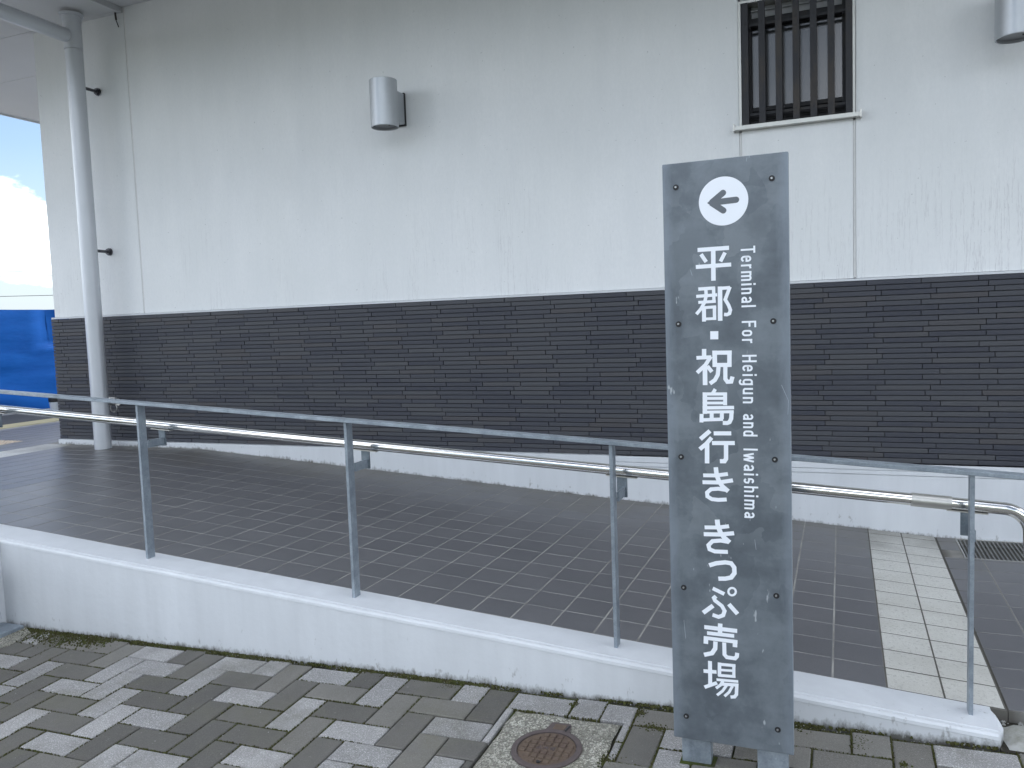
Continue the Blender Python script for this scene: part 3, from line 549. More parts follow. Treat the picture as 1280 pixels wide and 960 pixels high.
# ---------------------------------------------------------------- wall lamps
def lamp(x, label):
    t = thing('wall_lamp', label, 'wall lamp', (x, 4.5, 1.32), 'cylinder lamps on the white wall')
    yc, r, z0, z1 = 4.305, .0825, 1.182, 1.456
    m_ = MB(); n_ = 56; vs = []
    for rr, sm_ in (([(r, z1 - .002), (r, z0 + .002)], True), ([(r - .002, z1), (r, z1 - .002)], False), ([(r, z0 + .002), (r - .001, z0), (r - .006, z0)], False), ([(r - .006, z0), (r - .006, z0 + .035)], True)):
        vs = []
        for q, z in rr: vs += [(x + q * math.cos(2 * math.pi * a / n_), yc + q * math.sin(2 * math.pi * a / n_), z) for a in range(n_)]
        m_.add(vs, [(k_ * n_ + (a + 1) % n_, k_ * n_ + a, (k_ + 1) * n_ + a, (k_ + 1) * n_ + (a + 1) % n_) for k_ in range(len(rr) - 1) for a in range(n_)], sm_)
    m_.add([(x + (r - .002) * math.cos(2 * math.pi * a / n_), yc + (r - .002) * math.sin(2 * math.pi * a / n_), z1) for a in range(n_)], [tuple(range(n_))])
    m_.build('lamp_body', M['alu'], t)
    MB().tube([(x, yc, z0 + .012), (x, yc, z0 + .030)], r - .0065, 40).build('lamp_glass', M['black'] if False else M['glassd'], t)
    MB().tube([(x + .03, yc, z0 + .009), (x + .03, yc, z0 + .012)], .006, 10).build('screw', M['black'], t)
    MB().bbox(x - .036, x + .036, yc + r - .02, 4.484, 1.232, 1.418, .004).build('mount', M['alu'], t)
    MB().bbox(x - .039, x + .039, 4.4845, 4.4995, 1.226, 1.424, .002).build('gasket', M['black'], t)
M['glassd'] = m_simple('dull_lamp_glass', (.10, .105, .11), .3, 0, .1, 40, .02)
lamp(-2.512, 'silver cylinder wall lamp left of the barred window, whole in view'); lamp(.727, 'silver cylinder wall lamp right of the barred window, cut by the photo edge')

# ---------------------------------------------------------------- drain pipe
dp = thing('drain_pipe', 'silver grey round drain pipe standing at the left end of the wall', 'drain pipe', (-5.0, 4.315, ZL))
MB().tube([(-5, 4.315, ZL + .002), (-5, 4.315, 2.018)], .0580, 40).build('downpipe', M['pipe'], dp)
MB().tube([(-5, 4.315, 2.0195), (-5, 4.315, 2.245)], .0600, 40).tube([(-5, 4.315, 2.21), (-5, 4.315, 2.2455)], .0635, 40).build('tee', M['pipe'], dp)
MB().tube([(-5, 4.315, 2.2456), (-5, 4.315, 2.262)], [.078, .078], 40).build('collar', M['pipe'], dp)
MB().tube([(-5, 4.26, 2.105), (-5, 3.2, 2.12), (-5, 2.45, 2.14)], .0485, 32).build('branch_pipe', M['pipe'], dp)
for z in (1.775, .622):
    MB().tube([(-5.0, 4.37, z), (-5.0, 4.47, z)], .011, 12).tube([(-5.0, 4.473, z), (-5.0, 4.486, z)], .021, 12).tube([(-5.0, 4.486, z), (-5.0, 4.499, z)], .027, 16).build('wall_bracket', M['bolt'], dp)
tp = thing('wall_tap', 'small brass water tap low on the dark bricks beside the drain pipe', 'tap', (-5.0, 4.48, -.5))
MB().tube([(-5.0, 4.479, -.49), (-5.0, 4.40, -.49), (-5.0, 4.375, -.50), (-5.0, 4.37, -.53)], .012, 12).tube([(-5, 4.479, -.49), (-5, 4.472, -.49)], .026, 16).build('spout', M['brass'] if 'brass' in M else M['satin'], tp)
rp_ = MB(); rp_.tube([(-4.965 + .032 * math.cos(a), 4.40, -.525 + .032 * math.sin(a)) for a in [2 * math.pi * q / 16 for q in range(17)]], .004, 8); rp_.tube([(-5.04, 4.42, -.455), (-4.96, 4.42, -.455)], .007, 8).tube([(-5.0, 4.42, -.49), (-5.0, 4.42, -.455)], .007, 8).build('handle', M['satin'], tp)

# ---------------------------------------------------------------- low ramp wall (kerb)
kb = thing('ramp_kerb', 'low white painted concrete kerb along the ramp, green with moss at its foot', 'kerb', (-1.5, 2.47, -1.2))
def kz(x): return -1.110 - .069 * x if x > X_R0 else ZL
def kfx(x, y, z):
    if z < -1: return (x, y, -1.55)
    w = mnoise.noise(Vector((x * 2.2, 3, y * 3))) * .0016 + mnoise.noise(Vector((x * 9, 7, 1))) * .0007
    return (x, y + (w if y < 2.45 else 0), kz(x) + z + w * .8)
prof = [(2.39, -5), (2.552, -5), (2.552, .002), (2.551, .003), (2.4165, .0005), (2.4145, .0012), (2.4125, -.0012), (2.4105, -.0015), (2.4085, .0006), (2.3965, -.0008), (2.3905, -.0065), (2.3893, -.016), (2.3908, -.0175)]
MB().prof(prof[::-1], -3.43, .385, kfx, 150).build('kerb_wall', M['kerb'], kb)
MB().prof(prof[::-1], -7.5, -3.4302, kfx, 120).build('kerb_wall', M['kerb'], kb)
# rounded end that turns in behind the last post
e_ = [(.3855, 2.392), (.390, 2.40), (.399, 2.43), (.405, 2.46), (.402, 2.49), (.394, 2.52), (.386, 2.545)]
MB().poly([(.3855, 2.545), (.3855, 2.392)] + e_[1:-1], -1.5, lambda x, y: kz(.39) - .002 - max(0, x - .392) * .9).build('kerb_end', M['kerb'], kb)
MB().bbox(-3.60, -3.4305, .2, 2.3895, -1.6, -.8735, .006).build('return_wall', M['kerb'], kb)

# ---------------------------------------------------------------- railing
rl = thing('ramp_railing', 'galvanised steel railing with a polished handrail running along the ramp kerb', 'railing', (-1.5, 2.495, -1.0))
tz = lambda x: -.4255 - .0585 * max(x, -4.3)
def rx(x, y, z): return (x, y, tz(x) + z)
MB().prof([(2.464, -.011), (2.466, -.0125), (2.506, -.0125), (2.508, -.011), (2.508, -.0015), (2.506, 0), (2.466, 0), (2.464, -.0015)], -4.3, 2.2, rx, 8).build('top_rail', M['galv'], rl)
MB().prof([(2.464, -.011), (2.466, -.0125), (2.506, -.0125), (2.508, -.011), (2.508, -.0015), (2.506, 0), (2.466, 0), (2.464, -.0015)], -7.4, -4.3003, rx, 8).build('top_rail', M['galv'], rl)
hz = lambda x: -.5459 - .0622 * max(x, -4.3)
xb = .425
pts = [(-7.4, 2.60, hz(-7.4)), (-4.4, 2.60, hz(-4.4)), (-4.2, 2.60, hz(-4.2)), (-2, 2.60, hz(-2)), (0, 2.60, hz(0)), (xb, 2.60, hz(xb))]
for q in range(1, 9):
    a = math.radians(86 * q / 8); pts.append((xb + .062 * math.sin(a), 2.60, hz(xb) - .062 * (1 - math.cos(a)) - .0622 * .062 * math.sin(a)))
pts.append((pts[-1][0] + .002, 2.60, pts[-1][2] - .075))
MB().tube(pts, .0175, 28).build('handrail', M['steel'], rl)
MB().tube([(.188, 2.60, hz(.188)), (.292, 2.60, hz(.292))], .0198, 28).build('handrail_sleeve', M['satin'], rl)
for i, x in enumerate([-6.67, -5.67, -4.67, -3.67, -2.67, -1.67, -.68, .329, 1.33]):
    zb = kz(x) + .0 if x < .4 else -1.14; zt = tz(x) - .0127
    MB().bbox(x - .0055, x + .0055, 2.477, 2.515, zb - .02, zt, .0012).build('post', M['galv'] if i != 3 else M['galv'], rl)
    if x < .4:
        h = hz(x) - .0175
        MB().bbox(x - .004 + .010, x + .004 + .010, 2.5155, 2.596, h - .068, h - .036, .001).build('bracket_arm', M['galv'], rl)
        MB().bbox(x - .014, x + .020, 2.5965, 2.6035, h - .072, h - .0045, .001).build('bracket_plate', M['galv_d'], rl)
        MB().prof([(2.590, -.004), (2.610, -.004), (2.610, -.0002), (2.590, -.0002)], x - .05, x + .055, lambda X_, y, z: (X_, y, hz(X_) - .0175 + z)).build('saddle', M['satin'], rl)

# ---------------------------------------------------------------- sign
dm = MB()  # dark soil round the leg feet, doubling as their painted shadow
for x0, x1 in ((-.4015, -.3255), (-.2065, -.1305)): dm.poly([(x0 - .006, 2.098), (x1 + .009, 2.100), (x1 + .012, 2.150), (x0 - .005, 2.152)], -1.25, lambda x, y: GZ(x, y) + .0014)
dm.build('leg_soil_shadow', M['bed'], kind='stuff')
sg = thing('direction_sign', 'tall grey galvanised steel sign board with white arrow and vertical Japanese lettering', 'sign', (-.266, 2.1, -1.195))
SX, SZ, SY = -.418, .384, 2.085
MB().bbox(SX, SX + .302, SY, SY + .0235, SZ - 1.503, SZ, .0016).build('sign_panel', M['sign'], sg)
for x0, x1 in ((SX - .0004, SX + .0021), (SX + .2999, SX + .3024)): MB().box(x0, x1, SY + .0017, SY + .0239, SZ - 1.502, SZ - .001).build('panel_edge', M['edge'], sg)
for x0, x1 in ((-.4015, -.3255), (-.2065, -.1305)):
    MB().bbox(x0, x1, 2.109, 2.141, -1.30, .2, .003).build('leg', M['galv'], sg)
for z in (.324, -.020, -.3625, -.708, -1.057):
    for x in (-.3845, -.1535):
        MB().tube([(x, SY - .0004, z), (x, SY - .0012, z)], .0074, 14).build('washer', M['black'], sg)
        MB().tube([(x - .0005, SY - .0012, z + .0005), (x - .0005, SY - .0042, z + .0005)], .0026, 6, smooth=False).build('bolt', M['boltl'], sg)
scr = MB()
for pts in ([(302, -561), (298, -600), (296, -634)], [(205, -885), (203, -905)], [(66, -268), (70, -283)], [(214, -952), (217, -978)], [(32, -1180), (36, -1230)]):
    scr.ribbon([(SX + a / 1000 - (.02 if a > 300 else 0), SZ + b / 1000) for a, b in pts], .0011, SY - .00025)
scr.build('scratches', M['edge'], sg, 'stuff')
def strokes(txt, mb, sx, sz, y, inc=.00003):
    for i, st in enumerate(txt.split(';')):
        a = [float(q) for q in st.split()]; P = [(sx + a[j] / 1000, sz + a[j + 1] / 1000) for j in range(1, len(a), 2)]
        closed = len(P) > 8 and math.dist(P[0], P[-1]) < 1e-4; mb.ribbon(P[:-1] if closed else P, a[0] / 1000, y - inc * i, closed)
GL = [
('平','10.4 84.5 -219.7 161.5 -219.3;9.9 79.5 -261.8 166.2 -260.7;11.2 123.1 -221 122.4 -298.3;9.4 92.9 -230.7 105.4 -250.8;9.2 151.7 -230.2 140.4 -251.7'),
('郡','8.4 84.7 -317.4 126 -316.6;8 79.1 -335.5 131.1 -333.8;7.5 84.1 -350.8 127.4 -349.9;8.3 122.4 -313.5 122.9 -353.4;8.4 103.3 -318 104 -335.6 99.5 -351.7 90 -367.6 78.8 -380.3;9.9 98.1 -361.7 97.5 -399.6;7.4 98.1 -364.7 128.2 -363.6;8.3 123.8 -361.9 123.7 -396.5;6.9 97.6 -393.1 127.2 -392.8;11.2 138.3 -313.5 137.4 -398.9;8.3 133.3 -318.5 162.5 -317.4;8.7 162.5 -315.5 150.4 -346.6 158.2 -360.3 162.7 -372.9 160.4 -381.5 154.2 -384.1 147 -383.3'),
('・','20 122.4 -424.5 122.1 -445'),
('祝','11 96.5 -468.6 96.2 -488.4;9.4 76.9 -491 114.1 -489.6;9.8 113 -487.8 99.3 -509.1 77.9 -528.8;11.6 97.8 -510.6 97.6 -560.5;9.9 103.6 -512.2 115 -527.1;11.5 122.5 -473.2 122.4 -514.5;10.4 116.6 -478.7 164.4 -479;10.8 158.8 -474 158.2 -514.9;10.4 116.7 -509.4 163.1 -510;10.3 131.6 -514 129.3 -534.6 121.9 -547.8 109.6 -556.6;10.3 148.2 -514.2 147.8 -545 152.8 -552.4 161.9 -551.9 165.5 -539.3'),
('島','8.7 122.7 -570.6 116.1 -581.3;11.1 96.7 -578.9 95.7 -634.1;8.2 90.8 -583.1 151.5 -583;9.7 146.7 -578.9 146.2 -611.4;7.6 90.6 -594.4 151.3 -594;7 90.4 -606.3 151.2 -605.8;8.8 90.1 -618.6 168.1 -617.2;7.6 90 -629.7 167.1 -627.8;10.3 162 -626.1 160.6 -645.3 156.2 -654.5 150.4 -656.7 139.8 -656.5;10 87.5 -634.2 86.6 -656.1;8.8 82.3 -649.8 140.5 -647;9.9 112.7 -631 112.4 -647.4;9.8 137.9 -630.7 137.6 -647.1'),
('行','11 107.7 -677.4 83.2 -699.1;10.5 111.6 -694.5 98 -710.6 81.1 -725.2;11.5 99.9 -708.2 99 -761.4;10.5 116.8 -683.6 160.3 -682.8;10.5 112.2 -708.6 168.5 -707.3;10.8 147 -710.6 146.5 -748.1 142.5 -754.4 131.1 -754.7'),
('き','11.4 120.6 -770.6 122.4 -790.2 128.5 -807.7 137.4 -820.3 150.9 -831.5;9.7 88.5 -792.7 119.6 -791.9 150.4 -786.8;10.2 86.6 -810.6 126.2 -809.7 162.6 -802.7;10 148.7 -828.5 125.9 -825.8 107.5 -828 97.7 -837.1 98.4 -847 109.4 -853.6 125.5 -854.7 146.5 -852.7'),
('き','12.3 121.9 -906.1 123.4 -922.7 130.1 -940.4 140.1 -953.4 152.4 -963.8;10 89.8 -928.4 123 -926.6 151.3 -921.5;10.7 87.4 -946.3 127.1 -944.6 163.5 -938.8;10.4 150.1 -962.4 129.8 -960.2 109.3 -963.2 98.8 -974.6 101.5 -985.1 114.7 -989.7 147.4 -988.7'),
('っ','11.2 99.9 -1027.6 117.2 -1020.7 140.6 -1016.3 155.1 -1017.6 162.5 -1027.6 162.9 -1042.8 154.6 -1054.8 140 -1059.1 122.4 -1060.7'),
('ぷ','10 107.8 -1087.5 137 -1099.8;11.2 108 -1133.2 82.3 -1155;10 115.8 -1107.4 110.4 -1112.9 113.2 -1119.4 130.1 -1131.6 136.9 -1144.1 133.2 -1156.2 121.4 -1161.8 106.1 -1157.8;11.1 147.7 -1125.2 169.2 -1149;5.5 165.7 -1090.7 164.9 -1094.5 162.8 -1097.9 159.8 -1100.3 156.2 -1101.4 152.7 -1101 149.7 -1099.1 147.7 -1096.1 147.1 -1092.4 147.8 -1088.6 149.9 -1085.3 152.9 -1082.9 156.5 -1081.8 160.1 -1082.2 163 -1084 165 -1087 165.7 -1090.7'),
('売','10.8 84.4 -1192.7 167.7 -1193.9;11.6 125.3 -1178.8 124.3 -1209.5;9.7 91.3 -1207.9 160 -1208;9.8 82.6 -1221.5 168.1 -1222.9;11.8 88.6 -1217.6 87.7 -1237.3;11.5 161.9 -1219.7 161.6 -1237.4;11.2 112.6 -1228.1 111.6 -1247 103.2 -1260.6 82.6 -1267.4;10.1 134.6 -1228.2 134.9 -1260.1 140.6 -1266.6 161.2 -1267.1 165.8 -1261.5 166.9 -1251.6'),
('場','9.8 80.5 -1311.3 113.9 -1309.6;10.2 97.7 -1282.2 97.1 -1348.2;9.3 82.4 -1354.9 114.7 -1338.5;9.1 121.9 -1283.1 121.3 -1319.3;8.1 117.5 -1287.9 162.2 -1286.4;6.6 117.8 -1303.2 160.7 -1300.4;7.6 117.6 -1317.7 161.8 -1315.4;8 158 -1283.8 157.5 -1317.6;7.1 113.5 -1330 168.4 -1327.6;7.6 130.6 -1330.1 123.5 -1343.2 111.9 -1353.4;8.6 124.8 -1340.3 164.7 -1337.4 163.4 -1362.9 158.5 -1369.8 148.4 -1371.8;7.1 139.5 -1340.9 128.4 -1358.6 114.2 -1371.9;7 153.9 -1341.6 144.8 -1359.5 133.2 -1371.9'),
('arrow','15.9 147.9 -81.1 117.7 -103.3 146.5 -125.6;15.7 179.3 -102.9 125.8 -102.2'),
('disc','3.6 148.7 -103.1 208.4 -106.2')
]
n_ = 72; disc = MB(); ccx, ccz = SX + .1495, SZ - .104
disc.add([(ccx + .0597 * math.cos(2 * math.pi * a / n_), SY - .00035, ccz + .0597 * math.sin(2 * math.pi * a / n_)) for a in range(n_)], [tuple(range(n_))])
disc = disc.build('arrow_disc', M['vinyl'], sg); disc['label'] = 'white disc'
ar = MB()
def arrow_part():
    tip = (ccx - .0290, ccz - .0015); w = .0076
    for sgn in (1, -1):
        end = (ccx - .0005, ccz + sgn * .0215 - .0015); ar.ribbon([tip, end], 2 * w, SY - .0005)
        ar.add([(end[0] + w * math.cos(2 * math.pi * a / 20), SY - .00047, end[1] + w * math.sin(2 * math.pi * a / 20)) for a in range(20)], [tuple(range(20))])
    e = (ccx + .0305, ccz + .0005); ar.ribbon([(ccx - .024, ccz - .0015), e], 2 * w, SY - .00053)
    ar.add([(e[0] + w * math.cos(2 * math.pi * a / 20), SY - .00047, e[1] + w * math.sin(2 * math.pi * a / 20)) for a in range(20)], [tuple(range(20))])
    ar.add([(tip[0] - .0105, SY - .00056, tip[1]), (tip[0] + .003, SY - .00056, tip[1] - .0102), (tip[0] + .018, SY - .00056, tip[1]), (tip[0] + .003, SY - .00056, tip[1] + .0102)], [(0, 1, 2, 3)])
arrow_part(); ar.build('arrow', M['arrow'], disc)
for ch, t in GL:
    if ch in ('arrow', 'disc'): continue
    m_ = MB(); strokes(t, m_, SX, SZ, SY - .0004); m_.build('character', M['vinyl'], sg)
# English line, letters turned a quarter clockwise; monoline strokes in a cell (x advance, y up), cap height 1
def arc(cx_, cy_, rx_, ry_, a0, a1, k_=8): return [(cx_ + rx_ * math.cos(math.radians(a0 + (a1 - a0) * i / k_)), cy_ + ry_ * math.sin(math.radians(a0 + (a1 - a0) * i / k_))) for i in range(k_ + 1)]
xh, T_ = .72, .135; h_ = T_ / 2; W_ = .40
bowl = lambda: arc(.20, xh - .16 - h_, .20 - h_, .16, 180, 0) + [(.4 - h_, .16 + h_)] + arc(.20, .16 + h_, .20 - h_, .16, 0, -180) + [(h_, xh - .16 - h_)]
LT = {
 'T': (.44, [[(0, 1 - h_), (.44, 1 - h_)], [(.22, 1), (.22, 0)]]),
 'F': (.40, [[(h_, 0), (h_, 1)], [(h_, 1 - h_), (.40, 1 - h_)], [(h_, .54), (.36, .54)]]),
 'H': (.46, [[(h_, 0), (h_, 1)], [(.46 - h_, 0), (.46 - h_, 1)], [(h_, .52), (.46 - h_, .52)]]),
 'I': (.14, [[(h_, 0), (h_, 1)]]),
 'l': (.14, [[(h_, 0), (h_, 1)]]),
 'i': (.14, [[(h_, 0), (h_, xh)], [(h_, .84), (h_, 1)]]),
 'e': (W_, [[(h_, .39), (.4 - h_, .39)] + [(.4 - h_, xh - .16 - h_)] + arc(.20, xh - .16 - h_, .20 - h_, .16, 0, 180) + [(h_, .16 + h_)] + arc(.20, .16 + h_, .20 - h_, .16, 180, 345)]),
 'r': (.28, [[(h_, 0), (h_, xh)], arc(.25, xh - .19, .18, .19 - h_, 175, 85, 5)]),
 'm': (.62, [[(h_, 0), (h_, xh)], arc(.19, xh - .16, .19 - h_, .16 - h_, 180, 0) + [(.31, 0)], arc(.43, xh - .16, .19 - h_, .16 - h_, 180, 0) + [(.55, 0)]]),
 'n': (W_, [[(h_, 0), (h_, xh)], arc(.20, xh - .17, .20 - h_, .17 - h_, 180, 0) + [(.4 - h_, 0)]]),
 'u': (W_, [[(.4 - h_, 0), (.4 - h_, xh)], [(h_, xh)] + arc(.20, .17, .20 - h_, .17 - h_, 180, 360)]),
 'h': (W_, [[(h_, 0), (h_, 1)], arc(.20, xh - .17, .20 - h_, .17 - h_, 180, 0) + [(.4 - h_, 0)]]),
 'a': (W_, [arc(.20, xh - .16 - h_ + .0, .20 - h_, .16, 165, 0) + [(.4 - h_, 0)], arc(.20, .20, .20 - h_, .20 - h_, 90, 270)[::1] + [(.4 - h_, .14)], [(.20, .40 - h_), (.4 - h_, .40 - h_)]]),
 'o': (W_, [bowl()]),
 'd': (W_, [bowl(), [(.4 - h_, 0), (.4 - h_, 1)]]),
 'g': (W_, [bowl(), [(.4 - h_, xh), (.4 - h_, -.06)] + arc(.20, -.06, .20 - h_, .14, 0, -165)]),
 's': (.36, [arc(.18, xh - .17 - h_ + .02, .18 - h_, .15, 20, 180, 7) + arc(.18, .36, .18 - h_, .0001, 180, 180, 1) + [(.18, .36)] + arc(.18, .36, .001, .001, 0, 0, 1) + [(.36 - h_, .30)] + arc(.18, .15 + h_ - .02, .18 - h_, .15, 0, -160, 7)]),
 'w': (.56, [[(.04, xh), (.16, 0)], [(.16, 0), (.28, xh)], [(.28, xh), (.40, 0)], [(.40, 0), (.52, xh)]]),
}
def word(txt, v0, v1, u0=189.5, cap=34.5):
    gap = .14; tot = sum(LT[c][0] for c in txt) + gap * (len(txt) - 1); k_ = (v1 - v0) / tot; m_ = MB(); a = 0; i = 0
    for c in txt:
        for st in LT[c][1]:
            q = [];
            for p in st:
                P = (SX + (u0 + p[1] * cap) / 1000, SZ - (v0 + (a + p[0]) * k_) / 1000)
                if not q or math.dist(P, q[-1]) > 4e-4: q.append(P)
            if math.dist(q[0], q[-1]) < 5e-4: m_.ribbon(q[:-1], T_ * cap / 1000, SY - .0004 - .00003 * i, True)
            else: m_.ribbon(q, T_ * cap / 1000, SY - .0004 - .00003 * i)
            i = (i + 1) % 6
        a += LT[c][0] + gap
    m_.build('word', M['vinyl'], sg)
word('Terminal', 218, 368); word('For', 401, 457); word('Heigun', 485, 607); word('and', 633, 690); word('Iwaishima', 720, 898)

# ---------------------------------------------------------------- valve cover in its concrete surround
vc = thing('valve_cover', 'round rusty iron stop valve cover with a hinge lug set in pebbled concrete', 'valve cover', (-.775, 2.06, -1.206))
def on(x, y, z=0): return (x, y, GZ(x, y) + z)
sur = MB(); nx_, ny_ = 40, 48; vs = []
for j in range(ny_ + 1):
    for i in range(nx_ + 1):
        x = SUR[0] + .006 + (SUR[1] - SUR[0] - .012) * i / nx_; y = SUR[2] + .006 + (SUR[3] - SUR[2] - .012) * j / ny_
        if i in (0, nx_): x += mnoise.noise(Vector((y * 14, i, 0))) * .007
        if j in (0, ny_): y += mnoise.noise(Vector((x * 14, j, 5))) * .007
        e = min(i, nx_ - i, j, ny_ - j); vs.append(on(x, y, (-.012 if math.hypot(x + .7755, y - 2.064) < .094 else .002) + mnoise.noise(Vector((x * 22, y * 22, 0))) * .0028 - (.008 if e == 0 else 0.003 if e == 1 else 0)))
sur.add(vs, [(j * (nx_ + 1) + i, j * (nx_ + 1) + i + 1, (j + 1) * (nx_ + 1) + i + 1, (j + 1) * (nx_ + 1) + i) for j in range(ny_) for i in range(nx_)], True)
tag(sur.build('concrete_surround', M['conc']), 'rough square of pebbled concrete around the round iron cover', 'concrete patch')
cx0, cy0 = -.7755, 2.064; n_ = 56
def ringm(rs, mb, lug=0):
    vs = []
    for r, z in rs: vs += [on(cx0 + r * math.cos(2 * math.pi * a / n_), cy0 + r * math.sin(2 * math.pi * a / n_), z) for a in range(n_)]
    mb.add(vs, [(k_ * n_ + a, k_ * n_ + (a + 1) % n_, (k_ + 1) * n_ + (a + 1) % n_, (k_ + 1) * n_ + a) for k_ in range(len(rs) - 1) for a in range(n_)][::-1]); return mb
fr = ringm([(.0845, -.004), (.0845, .0065), (.086, .0075), (.0985, .0075), (.1005, .006), (.1010, -.004)], MB()); fr.f = [f[::-1] for f in fr.f]
lug = lambda s_, z: [(cx0 + a * s_, cy0 + b, z) for a, b in ((-.036, .094), (.040, .092), (.034, .120), (.033, .130), (.026, .136), (-.022, .136), (-.029, .130), (-.030, .120))]
fr.add([on(x, y, -.004) for x, y, _ in lug(1, 0)] + [on(x, y, .0073) for x, y, _ in lug(1, 0)], [tuple(range(8, 16))] + [(i, (i + 1) % 8, (i + 1) % 8 + 8, i + 8) for i in range(8)])
fr.build('frame_ring', M['ring'], vc)
ld_ = MB(); vs = [on(cx0 + .0825 * math.cos(2 * math.pi * a / n_), cy0 + .0825 * math.sin(2 * math.pi * a / n_), z) for z in (-.004, .0036) for a in range(n_)]
ld_.add(vs, [tuple(range(n_, 2 * n_))] + [(a, (a + 1) % n_, (a + 1) % n_ + n_, a + n_) for a in range(n_)])
ld_.box(0, 0, 0, 0, 0, 0) if False else None
lid = ld_.build('lid', M['iron'], vc)
gr_ = MB(); 
def blk(x0, x1, y0, y1, z0=.0035, z1=.0078):
    i = .0013; gr_.add([on(x, y, z0) for x, y in ((x0, y0), (x1, y0), (x1, y1), (x0, y1))] + [on(x, y, z1) for x, y in ((x0 + i, y0 + i), (x1 - i, y0 + i), (x1 - i, y1 - i), (x0 + i, y1 - i))], [(4, 5, 6, 7), (0, 1, 5, 4), (1, 2, 6, 5), (2, 3, 7, 6), (3, 0, 4, 7)])
st_ = .0215
for i in range(-4, 5):
    for j in range(-4, 5):
        x, y = cx0 + i * st_, cy0 + j * st_
        if abs(j) == 0 and abs(i) <= 1: continue
        if math.hypot(abs(i * st_) + .007, abs(j * st_) + .007) < .079: blk(x - .0082, x + .0082, y - .0082, y + .0082)
blk(cx0 - .031, cx0 + .031, cy0 - .0105, cy0 + .0105, .0045, .006)
blk(cx0 - .016, cx0 + .020, cy0 + .098, cy0 + .126, .0073, .0085)
gr_.build('raised_pattern', M['iron'], lid, 'stuff')
tx = MB()
def em(gx, sts):
    for i, st in enumerate(sts):
        P = [(gx + p[0] * .0155, p[1] * .0155) for p in st]
        for a, b in zip(P[:-1], P[1:]):
            d = Vector((b[0] - a[0], b[1] - a[1])).normalized(); n2_ = Vector((-d.y, d.x)) * .0008
            tx.add([on(cx0 + q[0], cy0 + q[1] - .0078, .0074 + .00001 * i) for q in ((a[0] + n2_.x, a[1] + n2_.y), (a[0] - n2_.x, a[1] - n2_.y), (b[0] - n2_.x, b[1] - n2_.y), (b[0] + n2_.x, b[1] + n2_.y))] + [on(cx0 + q[0], cy0 + q[1] - .0078, .006) for q in ((a[0] + n2_.x, a[1] + n2_.y), (a[0] - n2_.x, a[1] - n2_.y), (b[0] - n2_.x, b[1] - n2_.y), (b[0] + n2_.x, b[1] + n2_.y))],
                   [(0, 1, 2, 3), (0, 4, 5, 1), (1, 5, 6, 2), (2, 6, 7, 3), (3, 7, 4, 0)])
em(-.028, [[(.5, 1), (.5, .05)], [(.5, .55), (.85, .55)], [(.2, .65), (.2, .05)], [(0, .05), (1, .05)]])
em(-.0085, [[(.5, 1), (.5, 0)], [(.1, .7), (.38, .7), (.1, .2)], [(.9, .8), (.55, .55), (.95, .1)]])
em(.0115, [[(.2, 1), (.2, 0)], [(0, .7), (.4, .7)], [(.2, .65), (0, .3)], [(.65, 1), (.4, .7)], [(.65, 1), (.95, .7)], [(.5, .58), (.85, .58)], [(.5, .32), (.85, .32)], [(.42, .05), (.95, .05)], [(.67, .58), (.67, .05)]])
tx.build('embossed_text', M['ring'], lid)
MB().tube([on(cx0 + .001, cy0 - .068, .0046), on(cx0 + .001, cy0 - .068, .0079)], .0068, 16).build('lift_hole', M['black'], lid)
MB().add([on(cx0 + .0225, cy0 + .094, .0088), on(cx0 + .0285, cy0 + .094, .0088), on(cx0 + .032, cy0 + .124, .0088), on(cx0 + .0265, cy0 + .124, .0088)] + [on(cx0 + .0235, cy0 + .094, .0074), on(cx0 + .0275, cy0 + .094, .0074), on(cx0 + .032, cy0 + .124, .0074), on(cx0 + .0285, cy0 + .124, .0074)], [(0, 1, 2, 3), (0, 4, 5, 1), (1, 5, 6, 2), (2, 6, 7, 3), (3, 7, 4, 0)]).build('hinge_slot', M['black'], lid)

# ---------------------------------------------------------------- drain grate in the apron
M['gbar'] = m_simple('grey_grate_steel', (.22, .22, .21), .5, .6, .2, 30)
dg = thing('drain_grate', 'steel slotted drain grate let into the tiles at the foot of the wall', 'drain grate', ((gx0 + gx1) / 2, 4.27, -1.14))
zg = -1.1397
MB().box(gx0 + .002, gx1 - .002, gy0 + .002, gy0 + .010, -1.17, zg + .0005).box(gx0 + .002, gx1 - .002, gy1 - .010, gy1 - .002, -1.17, zg + .0005).box(gx0 + .002, gx0 + .008, gy0 + .0105, gy1 - .0105, -1.17, zg + .0005).box(gx1 - .008, gx1 - .002, gy0 + .0105, gy1 - .0105, -1.17, zg + .0005).build('frame', M['satin'], dg)
bme = MB().bbox(-.0032, .0032, gy0 + .0105, gy1 - .0105, zg - .007, zg, .0006).mesh('grate_bar', M['gbar'])
for q in range(33):
    x = gx0 + .018 + q * .0175
    if x < gx1 - .012: put('grate_bar', bme, dg, loc=(x, 0, 0))
MB().box(gx0 + .009, gx1 - .009, gy0 + .011, gy1 - .011, -1.30, -1.265).build('drain_trough', M['black'], dg)
